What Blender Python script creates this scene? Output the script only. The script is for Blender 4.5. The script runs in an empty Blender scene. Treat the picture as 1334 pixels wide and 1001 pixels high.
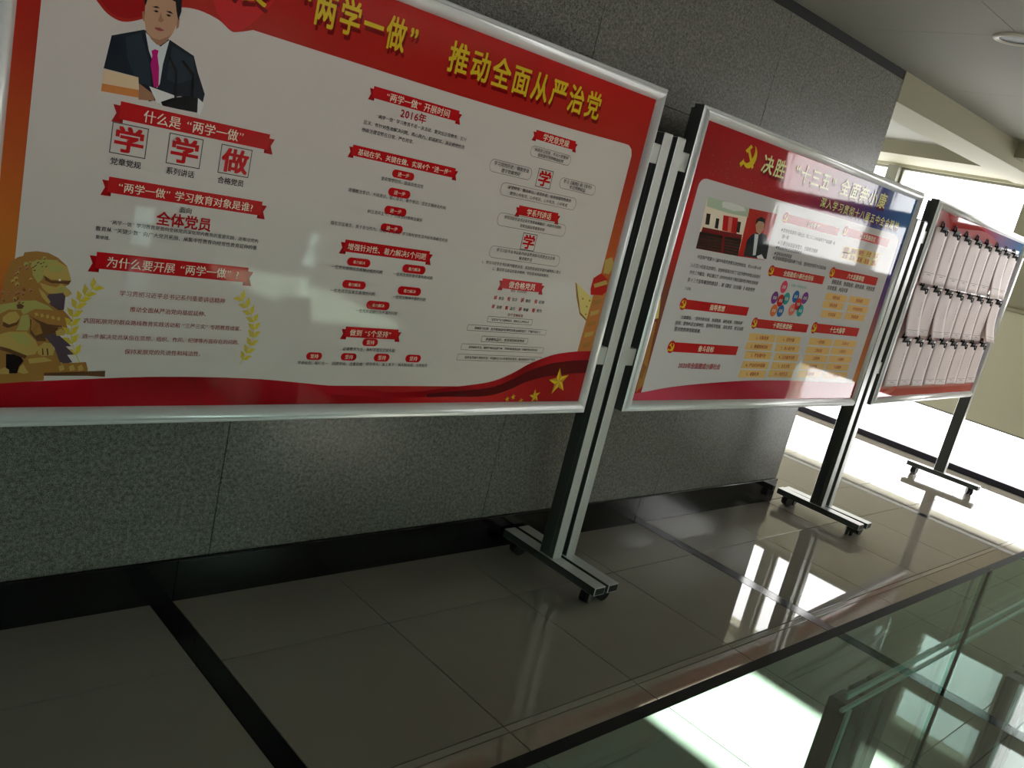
import bpy, bmesh, math, random
from mathutils import Vector, Matrix
random.seed(7)
SC = bpy.context.scene
COL = SC.collection
PI = math.pi

# ------------------------------------------------------------ camera
cam_data = bpy.data.cameras.new('camera')
cam = bpy.data.objects.new('camera', cam_data)
COL.objects.link(cam)
cam_data.sensor_width = 36.0
cam_data.lens = 30.876
cam_data.clip_start = 0.02
cam.matrix_world = Matrix(((0.71727612, -0.00598796, -0.69676331, 0.0),
                           (-0.65856254, 0.32083035, -0.68070792, 0.0),
                           (0.22761887, 0.94711775, 0.2261805, 1.5),
                           (0, 0, 0, 1)))
SC.camera = cam

# ------------------------------------------------------------ world, lights, exposure
SKY = 4.6
w = bpy.data.worlds.new('sky'); SC.world = w
w.use_nodes = True
bg = w.node_tree.nodes['Background']
bg.inputs[0].default_value = (1.0, 0.985, 0.99, 1)
bg.inputs[1].default_value = SKY
SC.view_settings.view_transform = 'Standard'
SC.view_settings.look = 'None'
SC.view_settings.exposure = 0.75
SC.view_settings.gamma = 1.0
SC.view_settings.use_curve_mapping = False
SC.cycles.use_denoising = True
SC.cycles.max_bounces = 10
SC.cycles.diffuse_bounces = 5
SC.cycles.glossy_bounces = 6
SC.cycles.transparent_max_bounces = 24
SC.cycles.sample_clamp_indirect = 6.0

def portal(loc, rot, sx, sy):
    """daylight portal in a window opening: guides sampling of the sky, adds no light"""
    l = bpy.data.lights.new('window_portal', 'AREA'); l.shape = 'RECTANGLE'
    l.size = sx; l.size_y = sy; l.cycles.is_portal = True
    o = bpy.data.objects.new('window_portal', l); COL.objects.link(o)
    o.location = loc; o.rotation_euler = rot
portal((7.98, 2.3, 1.87), (0, PI/2, 0), 0.94, 7.4)
portal((7.98, 2.75, 0.235), (0, PI/2, 0), 0.4, 6.5)

spot = bpy.data.lights.new('added_floor_spot', 'SPOT')  # added spot, unseen source of the bright floor patch
spot.energy = 2500; spot.spot_size = math.radians(40); spot.spot_blend = 0.1; spot.shadow_soft_size = 0.0015
spot.color = (0.95, 1.0, 0.98)
so = bpy.data.objects.new('added_floor_spot', spot); COL.objects.link(so)
so.location = (2.68, 0.88, 2.49)

sun = bpy.data.lights.new('sun', 'SUN'); sun.energy = 75; sun.angle = math.radians(0.8); sun.color = (1.0, 0.98, 0.94)
sun_o = bpy.data.objects.new('sun', sun); COL.objects.link(sun_o)
sun_o.rotation_euler = Vector((0.10, 0.06, -1.0)).to_track_quat('-Z', 'Y').to_euler()
ADDED_ROOF_HOLES = [(3.50, -4.08, 4.50, -2.15)]      # x0, y0, x1, y1 of roof openings added to let in a sun patch
for (a_, b_, c_, d_) in ADDED_ROOF_HOLES: portal(((a_+c_)/2, (b_+d_)/2, 2.75), (0, 0, 0), c_-a_, d_-b_)

# ------------------------------------------------------------ materials
def hexc(h):
    h = h.lstrip('#')
    v = [int(h[i:i+2], 16)/255 for i in (0, 2, 4)]
    return tuple(((c+0.055)/1.055)**2.4 if c > 0.04045 else c/12.92 for c in v)

def new_mat(name):
    m = bpy.data.materials.new(name); m.use_nodes = True
    nt = m.node_tree
    return m, nt, nt.nodes['Principled BSDF']

def plain(name, col, rough=0.5, metal=0.0, spec=0.5, noise=0.0, nscale=40, bump=0.0):
    m, nt, b = new_mat(name)
    c = hexc(col) if isinstance(col, str) else col
    b.inputs['Base Color'].default_value = (*c, 1)
    b.inputs['Roughness'].default_value = rough
    b.inputs['Metallic'].default_value = metal
    b.inputs['Specular IOR Level'].default_value = spec
    if noise or bump:
        tc = nt.nodes.new('ShaderNodeTexCoord')
        n = nt.nodes.new('ShaderNodeTexNoise'); n.inputs['Scale'].default_value = nscale
        n.inputs['Detail'].default_value = 4
        nt.links.new(tc.outputs['Object'], n.inputs['Vector'])
        if noise:
            r = nt.nodes.new('ShaderNodeMapRange')
            r.inputs['To Min'].default_value = 1-noise; r.inputs['To Max'].default_value = 1+noise
            nt.links.new(n.outputs['Fac'], r.inputs['Value'])
            mx = nt.nodes.new('ShaderNodeVectorMath'); mx.operation = 'SCALE'
            mx.inputs[0].default_value = c
            nt.links.new(r.outputs[0], mx.inputs['Scale'])
            nt.links.new(mx.outputs[0], b.inputs['Base Color'])
        if bump:
            bp = nt.nodes.new('ShaderNodeBump'); bp.inputs['Strength'].default_value = bump
            bp.inputs['Distance'].default_value = 0.01
            nt.links.new(n.outputs['Fac'], bp.inputs['Height'])
            nt.links.new(bp.outputs[0], b.inputs['Normal'])
    return m

def granite(name, cols, rough, scale=260, bump=0.05):
    m, nt, b = new_mat(name)
    tc = nt.nodes.new('ShaderNodeTexCoord')
    n = nt.nodes.new('ShaderNodeTexNoise'); n.inputs['Scale'].default_value = scale
    n.inputs['Detail'].default_value = 3; n.inputs['Roughness'].default_value = 0.7
    n2 = nt.nodes.new('ShaderNodeTexNoise'); n2.inputs['Scale'].default_value = scale*0.22
    n2.inputs['Detail'].default_value = 4
    add = nt.nodes.new('ShaderNodeMath'); add.operation = 'MULTIPLY_ADD'
    add.inputs[1].default_value = 0.35
    nt.links.new(tc.outputs['Object'], n.inputs['Vector'])
    nt.links.new(tc.outputs['Object'], n2.inputs['Vector'])
    nt.links.new(n2.outputs['Fac'], add.inputs[0]); nt.links.new(n.outputs['Fac'], add.inputs[2])
    cr = nt.nodes.new('ShaderNodeValToRGB')
    cr.color_ramp.elements[0].position = 0.56; cr.color_ramp.elements[0].color = (*hexc(cols[0]), 1)
    cr.color_ramp.elements[1].position = 0.84; cr.color_ramp.elements[1].color = (*hexc(cols[2]), 1)
    e = cr.color_ramp.elements.new(0.68); e.color = (*hexc(cols[1]), 1)
    nt.links.new(add.outputs[0], cr.inputs[0]); nt.links.new(cr.outputs[0], b.inputs['Base Color'])
    b.inputs['Roughness'].default_value = rough
    bp = nt.nodes.new('ShaderNodeBump'); bp.inputs['Strength'].default_value = bump
    bp.inputs['Distance'].default_value = 0.002
    nt.links.new(n.outputs['Fac'], bp.inputs['Height']); nt.links.new(bp.outputs[0], b.inputs['Normal'])
    return m

def thin_glass(name, tint, refl=1.0):
    m, nt, b = new_mat(name)
    nt.nodes.remove(b)
    out = nt.nodes['Material Output']
    tr = nt.nodes.new('ShaderNodeBsdfTransparent'); tr.inputs[0].default_value = (*tint, 1)
    gl = nt.nodes.new('ShaderNodeBsdfGlossy'); gl.inputs['Roughness'].default_value = 0.0
    gl.inputs['Color'].default_value = (refl, refl, refl, 1)
    fr = nt.nodes.new('ShaderNodeFresnel')
    ge = nt.nodes.new('ShaderNodeNewGeometry'); mr = nt.nodes.new('ShaderNodeMapRange')
    mr.inputs['To Min'].default_value = 1.5; mr.inputs['To Max'].default_value = 1/1.5
    nt.links.new(ge.outputs['Backfacing'], mr.inputs['Value']); nt.links.new(mr.outputs[0], fr.inputs['IOR'])
    mx = nt.nodes.new('ShaderNodeMixShader')
    nt.links.new(fr.outputs[0], mx.inputs[0]); nt.links.new(tr.outputs[0], mx.inputs[1])
    nt.links.new(gl.outputs[0], mx.inputs[2]); nt.links.new(mx.outputs[0], out.inputs[0])
    return m

M = {}
M['granite'] = granite('grey_granite', ('#2a2a26', '#74746c', '#a8a69e'), 0.30, 420)
M['black_granite'] = granite('black_granite', ('#0a0b0c', '#121314', '#1d1f20'), 0.12, 300, 0.0)
M['grout'] = plain('dark_grout', '#2b2924', 0.8)
M['tile'] = plain('polished_beige_tile', '#908a7f', 0.022, noise=0.06, nscale=5)
M['border_tile'] = plain('brown_border_stone', '#8e8373', 0.05, noise=0.10, nscale=30)
M['edge_tile'] = plain('pale_edge_stone', '#9d968a', 0.05, noise=0.05, nscale=20)
M['ceiling'] = plain('ceiling_panel_paint', '#949489', 0.7, noise=0.02, nscale=3)
M['beam'] = plain('beam_paint', '#9c9980', 0.7, noise=0.02, nscale=3)
M['beige'] = plain('beige_wall_paint', '#cfccb0', 0.6, noise=0.03, nscale=4)
M['alu'] = plain('brushed_aluminium', '#eceeee', 0.28, 0.2, noise=0.03, nscale=90)
M['alu_post'] = plain('satin_aluminium', '#d0d2d0', 0.34, 0.45, noise=0.03, nscale=90)
M['side_shade'] = plain('painted_side_shade', '#474a48', 0.45)  # darker tone that paints shade onto the side faces
M['frame_grey'] = plain('painted_window_frame', '#8d8d80', 0.5)
M['backing'] = plain('board_backing', '#55585a', 0.5)
M['rubber'] = plain('black_rubber', '#0d0d0e', 0.45)
M['black_plastic'] = plain('black_plastic', '#121314', 0.35)
M['clip'] = plain('black_clip_metal', '#0c0c0e', 0.55)
M['wire'] = plain('clip_wire', '#8a8c90', 0.25, 1.0)
M['glass_edge'] = plain('dark_green_glass_edge', '#0a1310', 0.5, spec=0.2)
M['steel'] = plain('pale_rail_metal', '#b4d0c6', 0.3, 0.2)
M['dark_steel'] = plain('dark_post_metal', '#0b110f', 0.4, 0.2)
M['sill'] = plain('dark_sill', '#25222e', 0.35)
M['groove'] = plain('shadow_gap_black', '#101110', 0.7)
M['light_ring'] = plain('white_light_ring', '#dcdccf', 0.4)
M['light_lens'] = plain('frosted_light_lens', '#5d6366', 0.5)
M['pane'] = thin_glass('window_glass', (0.96, 0.965, 0.955))
M['green_glass'] = thin_glass('green_balustrade_glass', (0.70, 0.86, 0.81))

# printed matter: flat print colours come from the mesh colour attribute, under one gloss film
def print_mat():
    m, nt, b = new_mat('glossy_poster_print')
    a = nt.nodes.new('ShaderNodeVertexColor'); a.layer_name = 'print'
    nt.links.new(a.outputs[0], b.inputs['Base Color'])
    b.inputs['Roughness'].default_value = 0.045
    b.inputs['IOR'].default_value = 1.45
    b.inputs['Specular IOR Level'].default_value = 0.45
    tc = nt.nodes.new('ShaderNodeTexCoord')
    mp = nt.nodes.new('ShaderNodeMapping'); mp.inputs['Scale'].default_value = (1, 1, 0.35)
    n = nt.nodes.new('ShaderNodeTexNoise'); n.inputs['Scale'].default_value = 9
    n.inputs['Detail'].default_value = 2
    bp = nt.nodes.new('ShaderNodeBump'); bp.inputs['Strength'].default_value = 0.12
    bp.inputs['Distance'].default_value = 0.004
    nt.links.new(tc.outputs['Object'], mp.inputs[0]); nt.links.new(mp.outputs[0], n.inputs['Vector'])
    nt.links.new(n.outputs['Fac'], bp.inputs['Height']); nt.links.new(bp.outputs[0], b.inputs['Normal'])
    return m
M['print'] = print_mat()

PC = {k: hexc(v) for k, v in dict(
    gold='#e3c02a', gold2='#dcc878', cream='#f7e6d2', cream2='#f6efb0', ink='#26262c', dred='#b01820', brown='#9a3a3a',
    red='#c8181e', red2='#c0241f', darkred='#7c0c10', suit='#1b2430', suit2='#27333f', shirt='#d9dde0', tie='#c01a78',
    skin='#c79a7c', skin2='#a97a60', lip='#9a4a48', hair='#15161a', card='#e8c9a4', card2='#d9884a', paper='#e8e6e4',
    bronze='#8f6238', bronze2='#a9783f', oldgold='#c2a25a', shadow='#5a4a54', olive='#b0a660', rose='#b27a58', bronze3='#6a4830', pillar='#c07a44', teal='#2f9ea0',
    yellow='#f0d060', orange='#e0703c', pink='#e0406c', purple='#7a3a8c', blue='#2a6ab0', salmon='#e87868',
    platecol='#efc27c', white='#dcd8d2', sage='#b8c8b0', maroon='#7a1820', seat='#20181a', wheat='#d8c23c').items()}

# ------------------------------------------------------------ helpers
def tag(o, label=None, cat=None, group=None, kind=None):
    if label: o['label'] = label
    if cat: o['category'] = cat
    if group: o['group'] = group
    if kind: o['kind'] = kind
    return o

def empty(name, loc=(0, 0, 0), rz=0.0):
    o = bpy.data.objects.new(name, None); COL.objects.link(o)
    o.location = loc; o.rotation_euler = (0, 0, rz); o.empty_display_size = 0.1
    return o

def link(name, mesh, parent=None):
    o = bpy.data.objects.new(name, mesh); COL.objects.link(o)
    if parent is not None: o.parent = parent
    return o

def mesh_obj(name, verts, faces, mat, parent=None, smooth=False, fmats=None):
    me = bpy.data.meshes.new(name)
    me.from_pydata([tuple(v) for v in verts], [], faces)
    for mm in (mat if isinstance(mat, (list, tuple)) else [mat]): me.materials.append(mm)
    if fmats: me.polygons.foreach_set('material_index', fmats)
    if smooth: me.polygons.foreach_set('use_smooth', [True]*len(me.polygons))
    me.update()
    return link(name, me, parent)

class G:
    """collects primitive shapes into one mesh"""
    def __init__(s): s.v = []; s.f = []; s.m = []
    def box(s, a, b, mi=0, bev=0.0):
        (x0, y0, z0), (x1, y1, z1) = a, b
        n = len(s.v)
        if bev <= 0:
            s.v += [(x0,y0,z0),(x1,y0,z0),(x1,y1,z0),(x0,y1,z0),(x0,y0,z1),(x1,y0,z1),(x1,y1,z1),(x0,y1,z1)]
            F = [(0,3,2,1),(4,5,6,7),(0,1,5,4),(1,2,6,5),(2,3,7,6),(3,0,4,7)]
        else:
            bm = bmesh.new(); bmesh.ops.create_cube(bm, size=1)
            for v in bm.verts:
                v.co = Vector(((x0+x1)/2+v.co.x*(x1-x0), (y0+y1)/2+v.co.y*(y1-y0), (z0+z1)/2+v.co.z*(z1-z0)))
            bmesh.ops.bevel(bm, geom=bm.edges[:], offset=bev, segments=1, affect='EDGES')
            bm.verts.ensure_lookup_table()
            s.v += [tuple(v.co) for v in bm.verts]; F = [tuple(v.index for v in f.verts) for f in bm.faces]
            bm.free()
        for f in F: s.f.append(tuple(i+n for i in f)); s.m.append(mi)
        return s
    def cyl(s, c, ax, r, h, seg=20, mi=0, r2=None):
        """cylinder centred at c along axis vector ax"""
        ax = Vector(ax).normalized(); q = Vector((0, 0, 1)).rotation_difference(ax)
        n = len(s.v); r2 = r if r2 is None else r2
        for k in range(2):
            for i in range(seg):
                a = 2*PI*i/seg; rr = r if k == 0 else r2
                s.v.append(tuple(Vector(c)+q @ Vector((rr*math.cos(a), rr*math.sin(a), (k-.5)*h))))
        for i in range(seg):
            j = (i+1) % seg; s.f.append((n+i, n+j, n+seg+j, n+seg+i)); s.m.append(mi)
        s.f.append(tuple(n+i for i in range(seg))[::-1]); s.m.append(mi)
        s.f.append(tuple(n+seg+i for i in range(seg))); s.m.append(mi)
        return s
    def prism(s, pts, y0, y1, mi=0):
        """outline pts (x,z) extruded from y0 to y1"""
        n = len(s.v); k = len(pts)
        s.v += [(x, y0, z) for x, z in pts]+[(x, y1, z) for x, z in pts]
        s.f.append(tuple(range(n, n+k))); s.f.append(tuple(range(n+2*k-1, n+k-1, -1)))
        s.m += [mi, mi]
        for i in range(k):
            j = (i+1) % k; s.f.append((n+j, n+i, n+k+i, n+k+j)); s.m.append(mi)
        return s
    def out(s, name, mat, parent=None, smooth=False):
        return mesh_obj(name, s.v, s.f, mat, parent, smooth, s.m)

# ------------------------------------------------------------ setting
# dimensions in metres; x runs along the stone wall, y into it, z up
WALL_Y = 2.35; WALL_END = 4.77; END_X = 7.75; CEIL = 2.506
X_MIN = -4.0; Y_MIN = -4.2; Y_MAX = 6.0

floor = G().box((X_MIN, Y_MIN, -0.12), (END_X+0.3, Y_MAX, -0.004)).out('floor', M['grout'])
tag(floor, kind='structure')
P_ = 0.585; GAP = 0.0018
# columns of tiles between the black strips (one strip every four tiles)
xcols = []; strips = []
x = 1.152
for k in range(-3, 4):
    base = 1.152+k*2.41
    strips.append((base-0.07, base))
    for j in range(4): xcols.append((base+j*P_, base+(j+1)*P_))
yrows = []
y = WALL_Y-0.355
for (a, b) in [(1.995, 2.35), (1.41, 1.995), (1.382, 1.41), (1.27, 1.382)]: yrows.append((a, b))
y = 1.27
while y > Y_MIN: yrows.append((max(y-P_, Y_MIN), y)); y -= P_
y = 2.35
while y < Y_MAX: yrows.append((y, min(y+P_, Y_MAX))); y += P_
tcache = {}
rest = G(); ntile = 0
for (xa, xb) in xcols:
    xa = max(xa, X_MIN); xb = min(xb, END_X)
    if xb-xa < 0.05: continue
    for (ya, yb) in yrows:
        if ya >= 2.34 and xb < WALL_END+0.02 and ya < 2.9: continue
        kind = 'edge' if yb-ya < 0.03 else ('border' if (abs(yb-1.382) < 1e-6) else 'tile')
        wx, wy = xb-xa-2*GAP, yb-ya-2*GAP
        near = xb > 0.4 and ya > 0.2 and yb < 4.2
        if near and ntile < 290:
            key = (kind, round(wx, 4), round(wy, 4))
            if key not in tcache:
                g = G().box((-wx/2, -wy/2, -0.012), (wx/2, wy/2, 0), bev=0.0008)
                me = bpy.data.meshes.new('tile'); me.from_pydata(g.v, [], g.f)
                me.materials.append(M['tile'] if kind == 'tile' else (M['edge_tile'] if kind == 'edge' else M['border_tile']))
                tcache[key] = me
            o = link({'tile': 'tile', 'edge': 'edge_strip', 'border': 'border_tile'}[kind], tcache[key], floor)
            o.location = ((xa+xb)/2, (ya+yb)/2, random.uniform(-0.0002, 0)); ntile += 1
        else:
            rest.box((xa+GAP, ya+GAP, -0.012), (xb-GAP, yb-GAP, 0))
tag(rest.out('floor_tiles', M['tile'], floor), kind='stuff')
for (a, b) in strips:
    if b > X_MIN and a < END_X:
        ya = 2.35
        G().box((a+GAP, Y_MIN, -0.012), (b-GAP, ya, 0)).out('inlay_strip', M['black_granite'], floor)
        if a > WALL_END: G().box((a+GAP, ya, -0.012), (b-GAP, Y_MAX, 0)).out('inlay_strip', M['black_granite'], floor)

# stone wall behind the boards
wall_back = G().box((X_MIN, WALL_Y+0.004, 0), (WALL_END, WALL_Y+0.42, CEIL-0.045)).out('wall_back', M['groove'])
tag(wall_back, kind='structure')
xj = [X_MIN]+[1.25+1.165*k for k in range(-4, 4)][1:]
xj = sorted(v for v in xj if v < WALL_END-0.2)+[WALL_END]
zj = [0.142, 1.02, 1.90, CEIL-0.045]
for i in range(len(xj)-1):
    for j in range(len(zj)-1):
        G().box((xj[i]+0.0012, WALL_Y+random.uniform(0, .0006), zj[j]+0.0012), (xj[i+1]-0.0012, WALL_Y+0.02, zj[j+1]-0.0012), bev=0.0012).out('stone_slab', M['granite'], wall_back)
for j in range(len(zj)-1):
    G().box((WALL_END-0.0005, WALL_Y+0.001, zj[j]+0.001), (WALL_END+0.018, WALL_Y+0.42, zj[j+1]-0.001), bev=0.001).out('stone_slab', M['granite'], wall_back)
bb = G().box((X_MIN, WALL_Y, 0), (WALL_END+0.02, WALL_Y+0.425, 0.139)).out('baseboard_back', M['groove'])
tag(bb, kind='structure')
xb_ = [X_MIN, -1.15, -0.005, 1.15, 2.305, 3.46, WALL_END+0.022]
for i in range(len(xb_)-1):
    G().box((xb_[i]+0.001, WALL_Y-0.012, 0), (xb_[i+1]-0.001, WALL_Y+0.002, 0.142), bev=0.0015).out('baseboard_slab', M['black_granite'], bb)
tr = G().box((X_MIN, WALL_Y+0.006, CEIL-0.045), (WALL_END+0.01, WALL_Y+0.4, CEIL)).out('trim_1', M['groove'])
tag(tr, kind='structure')

# ceiling in panels
def cut(rects, hole):
    out = []
    hx0, hy0, hx1, hy1 = hole
    for (x0, y0, x1, y1) in rects:
        if hx1 <= x0 or hx0 >= x1 or hy1 <= y0 or hy0 >= y1: out.append((x0, y0, x1, y1)); continue
        if hx0 > x0: out.append((x0, y0, hx0, y1))
        if hx1 < x1: out.append((hx1, y0, x1, y1))
        a_, b_ = max(x0, hx0), min(x1, hx1)
        if hy0 > y0: out.append((a_, y0, b_, hy0))
        if hy1 < y1: out.append((a_, hy1, b_, y1))
    return out
def pierced(x0, y0, x1, y1):
    r = [(x0, y0, x1, y1)]
    for s_ in ADDED_ROOF_HOLES: r = cut(r, s_)
    return r
g = G()
for r_ in pierced(X_MIN, Y_MIN, END_X+0.3, 2.65): g.box((r_[0], r_[1], CEIL+0.004), (r_[2], r_[3], CEIL+0.2))
ceil = g.out('ceiling', M['grout'])
tag(ceil, kind='structure')
cx = [X_MIN]+[3.98+1.2*k for k in range(-6, 4)]+[END_X]
cy = [Y_MIN]+[1.528-1.2*k for k in range(4, -1, -1)]+[WALL_Y+0.005]
for i in range(len(cx)-1):
    for j in range(len(cy)-1):
        g = G()
        for r_ in pierced(cx[i]+.0014, cy[j]+.0014, cx[i+1]-.0014, cy[j+1]-.0014): g.box((r_[0], r_[1], CEIL), (r_[2], r_[3], CEIL+.012))
        if g.v: g.out('ceiling_panel', M['ceiling'], ceil)
for k, (a_, b_, c_, d_) in enumerate(ADDED_ROOF_HOLES):  # panes closing the added roof openings
    tag(G().box((a_, b_, CEIL+.19), (c_, d_, CEIL+.196)).out('window_%d' % (30+k), M['pane']), kind='structure')
c2 = G().box((X_MIN, 2.65, 2.465), (END_X+0.3, Y_MAX, 2.6)).out('ceiling_rear', M['ceiling'])
tag(c2, kind='structure')
for nm, a, b in (('trim_2', (WALL_END+0.02, WALL_Y, 2.345), (END_X, 2.65, CEIL+0.002)),
                 ('trim_3', (7.12, 2.65, 2.36), (END_X, Y_MAX, 2.47)),
                 ('trim_4', (6.70, Y_MIN, 2.40), (END_X, WALL_Y, CEIL+0.002))):
    tag(G().box(a, b, bev=0.002).out(nm, M['beam']), kind='structure')

# end wall with its windows
HEAD = 2.34; SILL = 1.40; LOW = 0.43
end = G()
end.box((END_X+.04, Y_MIN, LOW), (END_X+.2, Y_MAX, SILL-.03), 0)
end.box((END_X+.04, Y_MIN, HEAD), (END_X+.3, Y_MAX, 2.6), 0)
end.box((END_X, Y_MIN, SILL), (END_X+.3, -.8, HEAD), 0)
end.box((END_X+.04, Y_MIN, .05), (END_X+.3, .1, LOW), 0)
wr = end.out('wall_right', M['beige']); tag(wr, kind='structure')
G().box((END_X, Y_MIN, LOW), (END_X+.04, Y_MAX, LOW+0.012), bev=.002).out('sill_edge', M['frame_grey'], wr)
y = Y_MIN
while y < Y_MAX-.01:
    y2 = min(y+1.2, Y_MAX)
    G().box((END_X, y+.001, LOW+.013), (END_X+.04, y2-.001, SILL-.031), bev=.0015).out('wall_panel', M['beige'], wr); y = y2
G().box((END_X-.03, Y_MIN, SILL-.03), (END_X+.2, Y_MAX, SILL), bev=.004).out('window_sill', M['beam'], wr)
tag(G().box((END_X-.01, Y_MIN, 0), (END_X+.06, Y_MAX, 0.05), bev=.003).out('baseboard_right', M['sill']), kind='structure')
low = G().box((END_X+.09, .1, .05), (END_X+.096, Y_MAX, LOW)).out('window_1', M['pane']); tag(low, kind='structure')
# (y0,y1) of the uprights between the upper panes
ups = [(5.85, 6.0), (4.85, 4.95), (3.60, 3.70), (2.15, 2.53), (1.31, 1.45), (0.36, 0.46), (-.80, -.66)]
for y0, y1 in ups:
    G().box((END_X, y0, SILL), (END_X+(.25 if y1-y0 > .2 else .12), y1, HEAD), bev=.003).out('window_mullion', M['beam'] if y1-y0 > .2 else M['frame_grey'], wr)
n = 2
for i in range(len(ups)-1):
    a, b = ups[i+1][1], ups[i][0]
    wn = G()
    t = .02
    wn.box((END_X+.07, a, SILL), (END_X+.11, a+t, HEAD)); wn.box((END_X+.07, b-t, SILL), (END_X+.11, b, HEAD))
    wn.box((END_X+.07, a+t, SILL), (END_X+.11, b-t, SILL+t)); wn.box((END_X+.07, a+t, HEAD-t), (END_X+.11, b-t, HEAD))
    f = wn.out('window_%d' % n, M['frame_grey']); tag(f, kind='structure'); n += 1
    if b < 2.4:
        G().box((END_X+.06, a, 1.84), (END_X+.12, b, 1.97), bev=.002).out('transom', M['frame_grey'], f)
    G().box((END_X+.088, a+t, SILL+t), (END_X+.094, b-t, HEAD-t)).out('pane', M['pane'], f)

# remaining enclosure: left end, far side, and the side behind the camera, with windows added as light sources
tag(G().box((X_MIN-.2, Y_MIN, 0), (X_MIN, Y_MAX, 2.6)).out('wall_left', M['granite']), kind='structure')
g = G().box((X_MIN, Y_MAX, 0), (4.6, Y_MAX+.2, 2.6)).box((7.5, Y_MAX, 0), (END_X+.3, Y_MAX+.2, 2.6)).box((6.0, Y_MAX, 0), (6.1, Y_MAX+.2, 2.6))
g.box((4.6, Y_MAX, 0), (6.0, Y_MAX+.2, .05)).box((6.1, Y_MAX, 0), (7.5, Y_MAX+.2, .05)).box((4.6, Y_MAX, 2.34), (6.0, Y_MAX+.2, 2.6)).box((6.1, Y_MAX, 2.34), (7.5, Y_MAX+.2, 2.6))
tag(g.out('wall_far', M['beige']), kind='structure')
for a, b in ((4.6, 6.0), (6.1, 7.5)):  # out-of-view windows added to brighten the far end
    o = G().box((a, Y_MAX+.1, .05), (b, Y_MAX+.106, 2.34)).out('window_%d' % n, M['pane']); tag(o, kind='structure'); n += 1
    portal(((a+b)/2, Y_MAX+.25, 1.2), (PI/2, 0, 0), b-a, 2.29)
wf = G()
ADDED_WINDOWS = [(-1.5, -0.55), (-0.4, 0.5)]        # tall windows added behind and left of the camera to light the boards
ADDED_SLOTS = [(3.12, 3.34, .42), (4.95, 5.2, .42)]            # low slots added to that wall for streaks reflected in the poster
px = X_MIN
for a, b in ADDED_WINDOWS:
    wf.box((px, Y_MIN-.2, .05), (a, Y_MIN, 2.44)); px = b
for a, b, hh in ADDED_SLOTS:
    wf.box((px, Y_MIN-.2, .05), (a, Y_MIN, 2.44)); wf.box((a, Y_MIN-.2, hh), (b, Y_MIN, 2.44)); px = b
    o = G().box((a, Y_MIN-.12, .05), (b, Y_MIN-.114, hh)).out('window_%d' % n, M['pane']); tag(o, kind='structure'); n += 1
wf.box((px, Y_MIN-.2, .05), (END_X+.3, Y_MIN, 2.44))
wf.box((X_MIN, Y_MIN-.2, 2.44), (END_X+.3, Y_MIN, 2.7)); wf.box((X_MIN, Y_MIN-.2, 0), (END_X+.3, Y_MIN, .05))
wfo = wf.out('wall_front', M['granite']); tag(wfo, kind='structure')
for a, b in ADDED_WINDOWS:
    o = G().box((a, Y_MIN-.12, .05), (b, Y_MIN-.114, 2.44)).out('window_%d' % n, M['pane']); tag(o, kind='structure'); n += 1
    portal(((a+b)/2, Y_MIN-.25, 1.245), (-PI/2, 0, 0), b-a, 2.39)
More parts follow.
